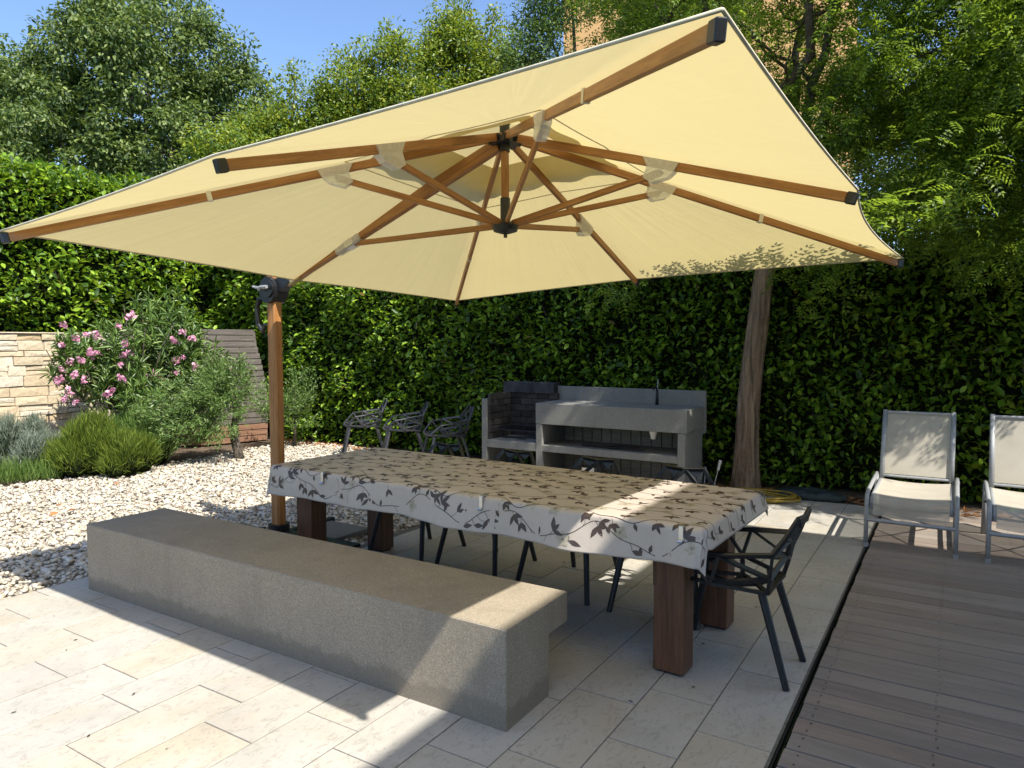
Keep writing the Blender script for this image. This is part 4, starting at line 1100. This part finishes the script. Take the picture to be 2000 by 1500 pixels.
# ------------------------------------------------------------------ the locust tree by the loungers
lt = thing('locust_tree', 'feathery leaved tree with ridged trunk behind the loungers and grill', 'tree', (-1.93, 8.0, 0))
mb = MB(); pts = []; rad = []
for z, x, r in ((-0.05, -1.93, 0.175), (0.06, -1.935, 0.158), (0.25, -1.935, 0.140), (0.55, -1.93, 0.126), (0.9, -1.92, 0.116), (1.4, -1.875, 0.110), (1.9, -1.82, 0.108), (2.2, -1.795, 0.102), (2.7, -1.74, 0.10), (3.2, -1.66, 0.105)):
    pts.append((x, 8.0 + 0.02 * math.sin(z * 3), z)); rad.append(r)
b0_ = len(mb.v); zs_ = np.linspace(-0.05, 3.2, 60); P_ = np.array(pts)
mb.tube([(np.interp(z, P_[:, 2], P_[:, 0]), np.interp(z, P_[:, 2], P_[:, 1]), z) for z in zs_], [np.interp(z, P_[:, 2], rad) for z in zs_], 56)
for i in range(b0_, len(mb.v)):   # furrowed outline
    x, y, zz = mb.v[i]; a = math.atan2(y - 8.0, x + 1.9)
    f = 1 + 0.03 * math.sin(a * 7 + zz * 1.3) + 0.035 * math.sin(a * 19 + 1.2 * math.sin(zz * 5.0)) + 0.02 * math.sin(a * 31 + 2.1 * math.sin(zz * 7.7))
    cx = np.interp(zz, [p[2] for p in pts], [p[0] for p in pts])
    mb.v[i] = (cx + (x - cx) * f, 8.0 + (y - 8.0) * f, zz)
trunk = mb.build('trunk', MT['bark'], lt, smooth=True)
fork = Vector((-1.66, 8.0, 3.15))
br_ends = [(-0.95, 7.7, 5.6), (-2.6, 8.2, 5.8), (-0.2, 7.2, 5.0), (-2.9, 7.6, 5.3), (-1.5, 9.2, 6.0), (0.7, 7.9, 4.6), (-1.2, 6.9, 5.4), (1.6, 8.6, 5.6)]
for e in br_ends:
    m2 = MB(); p = limb(m2, fork + Vector(rng.normal(0, 0.05, 3)), e, 0.075, 0.022, 0.05, 7, 8)
    o = m2.build('branch', MT['bark2'], lt, smooth=True)
    for q in (3, 5, 6):
        m3 = MB(); base = p[q]; limb(m3, base, base + Vector((rng.normal(0, 0.7), rng.normal(0, 0.5), rng.uniform(-0.2, 0.9))), 0.024, 0.006, 0.06, 5, 5)
        m3.build('twig', MT['bark2'], o)
blobs = [(-1.5, 8.0, 5.2, 2.2, 1.7, 1.5), (-2.85, 8.0, 5.5, 0.8, 1.2, 0.9), (0.2, 7.6, 4.6, 1.5, 1.4, 1.4), (0.6, 7.3, 3.2, 1.1, 0.9, 1.1), (1.7, 8.0, 5.0, 1.7, 1.5, 1.8), (-0.4, 7.0, 3.9, 0.9, 0.8, 0.9),
         (-0.6, 7.5, 6.5, 2.1, 1.6, 1.0), (1.2, 8.3, 3.4, 1.3, 0.8, 1.0), (-1.2, 7.4, 2.75, 0.75, 0.55, 0.45), (-2.2, 7.6, 3.3, 0.9, 0.6, 0.5), (-3.1, 7.5, 2.3, 0.35, 0.3, 0.4), (0.9, 8.3, 4.0, 1.2, 0.9, 1.0), (0.3, 7.9, 2.7, 0.9, 0.5, 0.5)]
cen = blob_centres(blobs, 1150, 0.7)
sx = SUN.x / SUN.z; sy = SUN.y / SUN.z
P, D = clump_leaves(cen, rng.uniform(0.16, 0.42, len(cen)), 36, 0.75)
extra_c = np.array([(-1.05, 7.25, 2.35), (-1.22, 7.2, 2.15), (-1.0, 7.3, 2.0), (-1.35, 7.35, 2.35), (-1.6, 7.4, 2.42), (0.25, 7.1, 2.25), (0.4, 7.2, 2.05), (0.3, 7.3, 2.5)])
Pe, De = clump_leaves(extra_c, 0.26, 16, 0.9)
ne = 120
ex = rng.uniform(-1.75, 0.05, ne); ey = 5.86 - np.abs(rng.normal(0, 0.11, ne)) - 0.10 * (np.sin(ex * 5.5) > 0.3); ez = 2.42 + 0.28 * rng.random(ne)
Pe = np.vstack([Pe, np.stack([ex, ey, ez], 1)]); De = np.vstack([De, unit(np.stack([rng.normal(0, 0.8, ne), -0.6 - 0.4 * rng.random(ne), rng.normal(0, 0.15, ne)], 1))])
# the sunlit part of the terrace, the loungers and the umbrella stay clear of the crown's shadow
gx, gy = P[:, 0] - P[:, 2] * sx, P[:, 1] - P[:, 2] * sy
cxs, cys = P[:, 0] - (P[:, 2] - 2.35) * sx, P[:, 1] - (P[:, 2] - 2.35) * sy
bad = ((gx > -1.8) & (gx < 1.2) & (gy > 6.2) & (gy < 7.25) & (rng.random(len(P)) > 0.13)) | ((cxs > -4.6) & (cxs < -0.2) & (cys < 5.7) & (P[:, 2] > 2.2)) | (P[:, 1] < 5.8)
th_ = (8.0 - P[:, 1]) / -SUN.y; hx_, hz_ = P[:, 0] - SUN.x * th_, P[:, 2] - SUN.z * th_
bad |= (th_ > 0) & (hx_ < -6.7) & (hz_ > -0.3) & (hz_ < 3.0) & (rng.random(len(P)) > 0.08)
g9x, g9y = P[:, 0] - (P[:, 2] - 0.9) * sx, P[:, 1] - (P[:, 2] - 0.9) * sy
for a_, b_ in ((-3.98, -3.62), (-3.50, -3.40), (-2.45, -2.30)):
    bad |= (g9x > a_) & (g9x < b_) & (g9y > 6.9) & (g9y < 8.0)
low = (P[:, 2] < 1.75)
P, D = P[~(bad | low)], D[~(bad | low)]
P = np.vstack([P, Pe]); D = np.vstack([D, De]); n = len(P)
dr = unit(D * np.array((1, 1, 0.4)) + rng.normal(0, 0.5, (n, 3)) + np.array((0, 0, -0.35)))
nn = np.array((0.15, -0.1, 1.0)) + rng.normal(0, 0.35, (n, 3))
ln = rng.uniform(0.14, 0.24, n); ln[-ne:] = rng.uniform(0.20, 0.30, ne); dr[-ne:] = De[-ne:]
tag(link('crown', leaf_mesh('crown', P, dr, nn, ln, ln, FROND), MT['locust'], lt), kind='stuff')

# ------------------------------------------------------------------ trees beyond the hedge
def far_tree(name, label, blobs, nclump, per, crad, leaf, mat, base, shape=(0.5,), droop=0.2, group='trees beyond the hedge', wr=(0.42, 0.55), flat=0.8, barkr=0.16):
    base = Vector(base)
    t = thing(name, label, 'tree', base, 0, group)
    cen = blob_centres(blobs, nclump, 0.8)
    P, D = clump_leaves(cen, rng.uniform(crad[0], crad[1], len(cen)), per, flat)
    n = len(P)
    dr = unit(D * 0.8 + rng.normal(0, 0.6, (n, 3)) + np.array((0, 0, -droop)))
    nn = np.array((0.2, -0.1, 0.9)) + D * 0.4 + rng.normal(0, 0.45, (n, 3))
    ln = rng.uniform(leaf[0], leaf[1], n)
    tag(link('crown', leaf_mesh('crown', P, dr, nn, ln, ln * rng.uniform(wr[0], wr[1], n), LEAF), MT[mat], t), kind='stuff')
    B = np.asarray(blobs, float); cm = Vector((B[:, :3] * B[:, 3:4]).sum(0) / B[:, 3].sum())
    m2 = MB(); top = Vector((base.x * .6 + cm.x * .4, base.y * .6 + cm.y * .4, base.z + (cm.z - base.z) * 0.55))
    limb(m2, base, top, barkr, barkr * 0.6, 0.02, 6, 9)
    tr = m2.build('trunk', MT['bark2'], t, smooth=True)
    for b in blobs:
        m3 = MB(); limb(m3, top, Vector(b[:3]), barkr * 0.45, 0.02, 0.05, 6, 6); m3.build('branch', MT['bark2'], t)
    m4 = MB(); Bc = B[:, :3]
    for q in rng.choice(len(cen), min(70, len(cen)), replace=False):
        c0 = Bc[np.argmin(((Bc - cen[q]) ** 2).sum(1))]
        limb(m4, c0, cen[q], 0.022, 0.005, 0.05, 4, 5)
    tag(m4.build('twigs_or_shade_core', MT['bark2'], t), kind='stuff')
    return t
def pb(px, py, dep, rpx, rpz, ry=None):
    p = at(px, py, dep); k = dep / FPX
    return (p.x, p.y, p.z, rpx * k, (ry or rpx * k * 0.8), rpz * k)
d1 = 17.0
far_tree('cherry_tree', 'tall grey green spreading tree at the left behind the raised hedge',
         [pb(260, 170, d1, 190, 150), pb(195, 40, d1, 85, 70), pb(330, 40, d1 + 1, 75, 60), pb(430, 130, d1, 80, 95), pb(470, 230, d1 - .5, 70, 80), pb(60, 210, d1 + .5, 110, 90), pb(-70, 190, d1 + 1, 120, 120), pb(120, 300, d1 - 1, 170, 70), pb(330, 300, d1 - 1, 170, 80), pb(120, 110, d1, 60, 55)],
         520, 160, (0.26, 0.62), (0.085, 0.135), 'cherry', (at(260, 700, d1).x, at(260, 700, d1).y, 0), droop=0.55, barkr=0.26)
d2 = 14.5
far_tree('pear_tree', 'low green leafy tree between the grey green tree and the yellowish tree',
         [pb(520, 275, d2, 75, 55), pb(585, 240, d2, 55, 60), pb(560, 320, d2, 90, 60), pb(450, 330, d2 - 1, 90, 60), pb(578, 165, d2, 16, 38), pb(625, 190, d2, 22, 40)],
         260, 84, (0.22, 0.5), (0.055, 0.095), 'pear', (at(540, 700, d2).x, at(540, 700, d2).y, 0), droop=0.1, barkr=0.10)
far_tree('young_pear_tree', 'yellowish green tree above the left edge of the umbrella',
         [pb(700, 190, d2, 80, 75), pb(770, 150, d2, 60, 65), pb(660, 250, d2, 60, 60), pb(800, 220, d2, 90, 60), pb(715, 120, d2, 30, 30), pb(765, 90, d2, 18, 45)],
         300, 84, (0.2, 0.48), (0.055, 0.095), 'pear', (at(730, 700, d2).x, at(730, 700, d2).y, 0), droop=0.1, barkr=0.10)
far_tree('upright_pear_tree', 'tree with tall upright leafy shoots above the middle of the umbrella',
         [pb(880, 130, d2 + .5, 70, 80), pb(945, 120, d2 + .5, 55, 80), pb(830, 130, d2 + .5, 22, 90), pb(880, 70, d2 + .5, 32, 65), pb(918, 30, d2 + .5, 20, 75), pb(962, 50, d2 + .5, 18, 60), pb(985, 170, d2 + .5, 70, 60), pb(905, 210, d2 + .5, 100, 50)],
         330, 84, (0.18, 0.42), (0.055, 0.095), 'pear', (at(900, 700, d2).x, at(900, 700, d2).y, 0), droop=0.05, barkr=0.10)
d3 = 12.0
far_tree('evergreen_oak', 'dense evergreen tree above the middle edge of the umbrella in front of the peach house',
         [pb(1065, 55, d3, 50, 65), pb(1030, 120, d3, 45, 60), pb(1110, -35, d3, 90, 50), pb(1270, 20, d3, 55, 40), pb(1235, 75, d3 - .5, 35, 25), pb(1330, 40, d3, 60, 50), pb(1400, 0, d3, 60, 60)],
         300, 80, (0.2, 0.42), (0.05, 0.085), 'olive', (at(1120, 700, d3 + 1).x, at(1120, 700, d3 + 1).y, 0), droop=0.1, wr=(0.3, 0.42), barkr=0.12)

d4 = 13.0
far_tree('hedgerow_tree', 'dense dark tree filling the right edge behind the feathery tree',
         [pb(1680, 330, d4, 70, 90), pb(1790, 300, d4, 90, 110), pb(1900, 380, d4, 100, 90), pb(2010, 260, d4, 90, 130), pb(1860, 200, d4, 90, 80), pb(1740, 430, d4, 90, 60), pb(2090, 400, d4, 110, 120), pb(1960, 470, d4, 100, 60), pb(1960, 100, d4 + 1, 80, 70)],
         330, 84, (0.25, 0.55), (0.07, 0.12), 'cherry', (at(1850, 700, d4).x, at(1850, 700, d4).y, 0), droop=0.3, barkr=0.16)

# ------------------------------------------------------------------ peach house behind the trees
ph_p = at(1100, 400, 16.5)
ph = thing('peach_house', 'peach rendered house seen through the trees behind the umbrella', 'house', (ph_p.x, ph_p.y, 0), 0.30)
PM = rootmat(ph)
def pbx(name, *a, mat='peach', par=None): return MB().box(*a).build(name, MT[mat], par or ph, M=PM)
pbx('wall', 0, 6.2, 0, 8, 0, 10.6)
pbx('wing_wall', -2.0, -0.003, 1.2, 7, 0, 8.0)
rf = MB().prism([(-2.35, 0.7, 8.05), (-2.35, 7.5, 8.05), (-2.35, 4.1, 9.6)], (2.34, 0, 0)).build('wing_roof', MT['roof'], ph, M=PM)
pbx('eave_board', -2.36, -0.01, 0.66, 0.70, 7.98, 8.2, mat='roof', par=rf)
pbx('pilaster', 2.3, 2.8, -0.14, -0.003, 0, 10.6)
MB().prism([(-0.4, -0.4, 10.65), (-0.4, 8.4, 10.65), (-0.4, 4, 12.6)], (7.0, 0, 0)).build('roof', MT['roof'], ph, M=PM)
for wx_, wz_ in ((0.9, 4.4), (0.9, 1.2), (3.6, 1.2)):
    w_ = pbx('window', wx_, wx_ + 1.0, -0.02, 0.0, wz_, wz_ + 1.5, mat='pane')
    for a_ in ((wx_ - 0.5, wx_ - 0.01, -0.07, -0.021, wz_, wz_ + 1.5), (wx_ + 1.01, wx_ + 1.5, -0.07, -0.021, wz_, wz_ + 1.5)):
        pbx('shutter', *a_, mat='tablewood', par=w_)
    pbx('sill', wx_ - 0.1, wx_ + 1.1, -0.16, -0.021, wz_ - 0.08, wz_ - 0.003, mat='trim', par=w_)

# ------------------------------------------------------------------ planting by the wall
ol = thing('oleander_bush', 'pink flowering oleander bush in front of the sandstone wall', 'shrub', (-10.15, 5.85, 0))
oc = []
for (px, py, dep, rx, rz) in ((330, 690, 10.6, 75, 75), (315, 625, 10.6, 35, 50), (220, 700, 10.2, 75, 70), (160, 730, 10.0, 45, 60), (250, 770, 10.2, 90, 50), (390, 720, 10.6, 45, 45), (150, 690, 10.0, 35, 35), (360, 660, 10.7, 35, 35)):
    oc.append(pb(px, py, dep, rx, rz, 0.38))
mb = MB()
for k in range(26):
    b = oc[k % len(oc)]; e = Vector(b[:3]) + Vector((rng.normal(0, b[3] * .5), rng.normal(0, 0.25), rng.normal(0, b[5] * .5)))
    limb(mb, (-10.15 + rng.normal(0, 0.12), 5.85 + rng.normal(0, 0.12), 0), e, 0.016, 0.006, 0.03, 5, 5)
mb.build('stems', MT['bark2'], ol)
cen = blob_centres(oc, 300, 0.55); k = np.repeat(np.arange(300), 26); n = len(k)
d = unit(rng.normal(size=(n, 3)) + np.array((0, 0, 0.75)))
P = cen[k] + d * 0.02 + np.array((0, 0, 1)) * rng.uniform(-0.12, 0.12, (n, 1))
ln = rng.uniform(0.10, 0.17, n)
tag(link('foliage', leaf_mesh('foliage', P, d, rng.normal(0, .5, (n, 3)) + np.array((0.2, -.2, .6)), ln, ln * 0.17, LEAF), MT['oleander'], ol), kind='stuff')
def blossom_mesh(seed):
    r = np.random.default_rng(seed); PP, DD, NN = [], [], []
    for q in range(11):
        c = r.normal(0, 0.030, 3).clip(-.045, .045); ax = unit(np.array((0.3, -0.5, 0.6)) + r.normal(0, 0.5, 3)); t1 = unit(np.cross(ax, r.normal(size=3))); t2 = np.cross(ax, t1)
        for p in range(5):
            a = p * 2 * PI / 5; dd = t1 * math.cos(a) + t2 * math.sin(a) + ax * 0.25
            PP.append(c + dd * 0.002); DD.append(dd); NN.append(ax)
    n = len(PP); me = leaf_mesh('flower_cluster', np.array(PP), np.array(DD), np.array(NN), 0.030, 0.026, LEAF); me.materials.append(MT['petal']); return me
bl = [blossom_mesh(s) for s in range(5)]
fl = [(125, 636), (232, 638), (255, 617), (250, 690), (240, 695), (150, 663), (122, 675), (175, 690), (190, 690), (138, 707), (160, 706), (237, 711), (120, 723), (145, 733), (165, 742), (205, 772), (218, 762), (235, 738), (241, 742), (135, 765), (128, 780), (150, 784), (120, 740), (298, 730), (312, 737), (344, 730), (355, 648), (340, 666), (373, 662), (380, 716), (358, 700), (452, 720), (345, 705), (305, 840), (190, 655), (170, 655), (210, 770), (245, 672), (112, 745)]
for q, (px, py) in enumerate(fl):
    p = at(px, py, 9.55 if px < 260 else 10.1)
    o = bpy.data.objects.new('flower_cluster', bl[q % 5]); C.objects.link(o); o.parent = ol
    o.location = p - ol.location; s_ = rng.uniform(0.7, 1.1); o.scale = (s_, s_, s_); o.rotation_euler = (rng.normal(0, .3), rng.normal(0, .3), rng.uniform(0, 6))

def olive(name, label, base, blobs, ncl, per, trunk_pts, tr_r):
    t = thing(name, label, 'tree', base)
    mb = MB(); mb.tube(trunk_pts, tr_r, 9)
    for i in range(len(mb.v)):
        x, y, z = mb.v[i]; mb.v[i] = (x + 0.008 * math.sin(z * 23 + y * 31), y + 0.008 * math.sin(z * 19 + x * 27), z)
    trn = mb.build('trunk', MT['bark2'], t, smooth=True)
    for b in blobs:
        m3 = MB(); limb(m3, trunk_pts[-1], b[:3], 0.03, 0.008, 0.06, 5, 6); m3.build('branch', MT['bark2'], trn)
    cen = blob_centres(blobs, ncl, 0.6); k = np.repeat(np.arange(ncl), per); n = len(k)
    ax = unit(cen - np.array(trunk_pts[-1]) + np.array((0, 0, 0.25)))[k]; s = rng.random((n, 1))
    P = cen[k] + ax * (s - .5) * 0.22 + rng.normal(0, 0.03, (n, 3))
    d = unit(ax * 0.7 + rng.normal(0, 0.55, (n, 3))); ln = rng.uniform(0.045, 0.075, n)
    tag(link('crown', leaf_mesh('crown', P, d, rng.normal(0, .5, (n, 3)) + np.array((.2, -.2, .7)), ln, ln * 0.24, LANCE), MT['olive'], t), kind='stuff')
ob = Vector((-8.49, 6.33, 0))
olive('olive_tree', 'small olive tree with crooked trunk growing out of the gravel', ob,
      [pb(390, 770, 9.7, 75, 55, 0.45), pb(340, 800, 9.5, 50, 45, 0.4), pb(440, 740, 9.8, 45, 40, 0.35), pb(410, 835, 9.5, 55, 25, 0.3), pb(470, 770, 9.9, 30, 30, 0.3), pb(355, 835, 9.4, 55, 30, 0.35), pb(425, 790, 9.6, 55, 45, 0.4)], 380, 34,
      [ob + Vector((0.02, 0, -0.03)), ob + Vector((0, 0, 0.10)), ob + Vector((-0.06, -0.01, 0.28)), ob + Vector((-0.07, 0, 0.42)), ob + Vector((-0.02, 0, 0.62)), ob + Vector((0.0, 0, 0.78)), ob + Vector((-0.10, 0, 0.95))], [0.085, 0.065, 0.056, 0.058, 0.050, 0.058, 0.04])
ob2 = Vector((-8.75, 7.55, 0))
olive('young_olive_tree', 'young olive shrub in front of the hedge right behind the mast', ob2,
      [pb(575, 760, 11.0, 40, 45, 0.3), pb(530, 790, 11.0, 28, 40, 0.25), pb(590, 800, 10.9, 30, 40, 0.3)], 120, 24,
      [ob2 + Vector((0, 0, -0.03)), ob2 + Vector((0.02, 0, 0.3)), ob2 + Vector((0.05, 0, 0.55))], [0.03, 0.025, 0.018])

def sprig_bush(name, label, cat, blobs, n, ln, wd, mat, updir=1.0, jit=0.35, group=None):
    B = np.asarray(blobs, float); base = (B[:, 0].mean(), B[:, 1].mean(), 0)
    t = thing(name, label, cat, base, 0, group)
    m = MB()
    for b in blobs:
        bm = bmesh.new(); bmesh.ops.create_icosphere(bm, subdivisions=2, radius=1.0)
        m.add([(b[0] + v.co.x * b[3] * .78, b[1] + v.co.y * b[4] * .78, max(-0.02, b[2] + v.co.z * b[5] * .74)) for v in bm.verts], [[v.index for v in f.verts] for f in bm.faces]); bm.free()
    m.build('shade_core', MT['core'], t)  # near-black filler coloured as the shade inside the bush
    w = (B[:, 3] * B[:, 4] * B[:, 5]) ** .67; k = rng.choice(len(B), n, p=w / w.sum()); d = rnd_dirs(n); d[:, 2] = np.abs(d[:, 2]) * np.where(rng.random(n) < .8, 1, -0.6)
    P = B[k, :3] + d * B[k, 3:6] * rng.uniform(0.72, 1.02, n)[:, None]
    P[:, 2] = np.maximum(P[:, 2], 0.0)
    dr = unit(d * 0.6 + np.array((0, 0, updir)) + rng.normal(0, jit, (n, 3))); l = rng.uniform(ln[0], ln[1], n)
    tag(link('foliage', leaf_mesh('foliage', P, dr, rng.normal(0, 1, (n, 3)), l, wd, LANCE), MT[mat], t), kind='stuff')
def clumpy(px, py, dep, rpx, rpz, m, seed, low=930):
    r = np.random.default_rng(seed); out = []
    for q in range(m):
        a = r.random() * 6.28; rr = r.random() ** .5
        x = px + rpx * rr * math.cos(a); d_ = dep + 0.4 * rr * math.sin(a)
        h = r.uniform(0.55, 1.0) * (1 - 0.55 * rr * rr) * 2 * rpz * dep / FPX
        p = at(x, py, d_); w = r.uniform(0.10, 0.20)
        out.append((p.x, p.y, h * 0.42, w, w, h * 0.58))
    return out
sprig_bush('rosemary_bush', 'yellowish green rosemary bush in front of the oleander', 'shrub', clumpy(190, 850, 8.85, 100, 64, 34, 1), 27000, (0.05, 0.19), 0.008, 'rosemary', 1.1, 0.48)
sprig_bush('dark_rosemary_bush', 'taller dark green rosemary bush between the yellowish one and the olive', 'shrub', clumpy(265, 820, 9.6, 55, 66, 14, 2), 10000, (0.06, 0.14), 0.010, 'oleander', 1.0, 0.4)
sprig_bush('grey_lavender_bush', 'silvery grey lavender bush at the left edge below the sandstone wall', 'shrub', clumpy(25, 845, 8.9, 95, 66, 26, 3), 20000, (0.07, 0.15), 0.008, 'lavender', 0.9, 0.5)
n = 9000
gp = np.stack([rng.uniform(-10.3, -9.0, n), rng.uniform(2.6, 4.9, n), np.zeros(n)], 1)
keep = gp[:, 0] < -9.05 - 0.25 * np.abs(np.sin(gp[:, 1] * 3)) + 0.15 - np.clip(gp[:, 1] - 4.2, 0, 1) * 0.9
gp = gp[keep]; n = len(gp)
l = rng.uniform(0.12, 0.34, n)
tag(link('tall_grass', leaf_mesh('tall_grass', gp, np.array((0, 0, 1)) + rng.normal(0, 0.28, (n, 3)), rng.normal(0, 1, (n, 3)), l, 0.009, LANCE), MT['grass']), 'soft green grass tufts at the edge of the gravel', 'grass', kind='stuff')
n = 80
gp = np.stack([rng.uniform(-9.2, -5.2, n), rng.uniform(3.2, 7.4, n), np.full(n, 0.02)], 1)
l = rng.uniform(0.05, 0.09, n)
tag(link('fallen_leaves', leaf_mesh('fallen_leaves', gp, rng.normal(0, 1, (n, 3)) * np.array((1, 1, .1)), np.array((0, 0, 1)) + rng.normal(0, .25, (n, 3)), l, l * 0.6, LEAF), MT['dryleaf']), 'reddish dry leaves scattered on the gravel', 'leaves', kind='stuff')
n = 60
gp = np.stack([rng.uniform(-4.8, -0.6, n), rng.uniform(1.2, 6.5, n), np.full(n, 0.004)], 1)
gp = gp[~((gp[:, 0] < -1.5) & (gp[:, 1] > 2.3) & (gp[:, 1] < 3.0))]; n = len(gp); l = rng.uniform(0.012, 0.03, n)
tag(link('leaf_crumbs', leaf_mesh('leaf_crumbs', gp, rng.normal(0, 1, (n, 3)) * np.array((1, 1, .05)), np.array((0, 0, 1)) + rng.normal(0, .2, (n, 3)), l, l * 0.35, LEAF), MT['bark2']), 'tiny dark leaf crumbs scattered on the paving', 'leaves', kind='stuff')
# short leaf litter below the hedge
n = 2600
gp = np.stack([rng.uniform(-9.5, 1.5, n), 7.72 + 0.35 * rng.random(n), np.full(n, 0.004)], 1); l = rng.uniform(0.03, 0.07, n)
tag(link('leaf_litter', leaf_mesh('leaf_litter', gp, rng.normal(0, 1, (n, 3)) * np.array((1, 1, .15)), np.array((0, 0, 1)) + rng.normal(0, .3, (n, 3)), l, l * 0.5, LEAF), MT['dryleaf']), 'dry brown leaf litter at the foot of the hedge', 'leaves', kind='stuff')

# ------------------------------------------------------------------ small things at the tree's foot
hp = []
for k in range(150):
    a = k * 0.17; r_ = 0.27 + 0.03 * math.sin(k * 0.11)
    hp.append((-1.62 + r_ * 1.15 * math.cos(a), 7.52 + r_ * 0.8 * math.sin(a), 0.02 + 0.011 * (k // 37) + 0.006 * math.sin(k * .4)))
for q in range(10): hp.append((hp[-1][0] - 0.09, hp[-1][1] + 0.02 + 0.01 * q, 0.02))
tag(MB().tube(hp, 0.011, 6).build('garden_hose', MT['hose'], smooth=True), 'coiled yellow garden hose at the foot of the tree', 'hose')
mb = MB(); bmx = bmesh.new(); bmesh.ops.create_icosphere(bmx, subdivisions=3, radius=1.0)
mb.add([(-1.22 + v.co.x * 0.33 * (1 + .1*math.sin(v.co.y*9)), 7.78 + v.co.y * 0.13, max(0.0, 0.03 + v.co.z * 0.075 * (1 + 0.35*math.sin(v.co.x*7+1)*math.cos(v.co.y*6)))) for v in bmx.verts], [[v.index for v in f.verts] for f in bmx.faces]); bmx.free()
tag(mb.build('folded_tarpaulin', MT['bag'], smooth=True), 'folded dark tarpaulin on the ground between hose and lounger', 'tarpaulin')
rl = thing('hose_reel', 'small grey hose reel on the ground between grill and tree', 'hose reel', (-2.36, 7.75, 0))
MB().tube([(-2.43, 7.70, 0.11), (-2.30, 7.70, 0.11)], 0.07, 14).build('drum', MT['alu'], rl)
MB().tube([(-2.44, 7.70, 0.11), (-2.435, 7.70, 0.11)], 0.11, 14).tube([(-2.295, 7.70, 0.11), (-2.29, 7.70, 0.11)], 0.11, 14).build('cheeks', MT['darkmetal'], rl)
MB().tube([(-2.44, 7.63, 0), (-2.44, 7.70, 0.24), (-2.29, 7.70, 0.24), (-2.29, 7.63, 0)], 0.009, 6).build('stand', MT['alu'], rl)
tr_ = thing('garden_trowel', 'small trowel with pale handle leaning beside the tree trunk', 'trowel', (-2.17, 7.68, 0))
MB().tube([(-2.155, 7.70, 0.22), (-2.135, 7.72, 0.33)], [0.014, 0.016], 8).build('handle', MT['white'], tr_)
MB().tube([(-2.20, 7.66, 0.0), (-2.155, 7.70, 0.22)], 0.006, 6).build('shaft', MT['steel'], tr_)
MB().prism([(-2.235, 7.66, 0.0), (-2.165, 7.66, 0.0), (-2.175, 7.672, 0.08), (-2.205, 7.672, 0.08)], (0, 0.004, 0)).build('blade', MT['steel'], tr_)
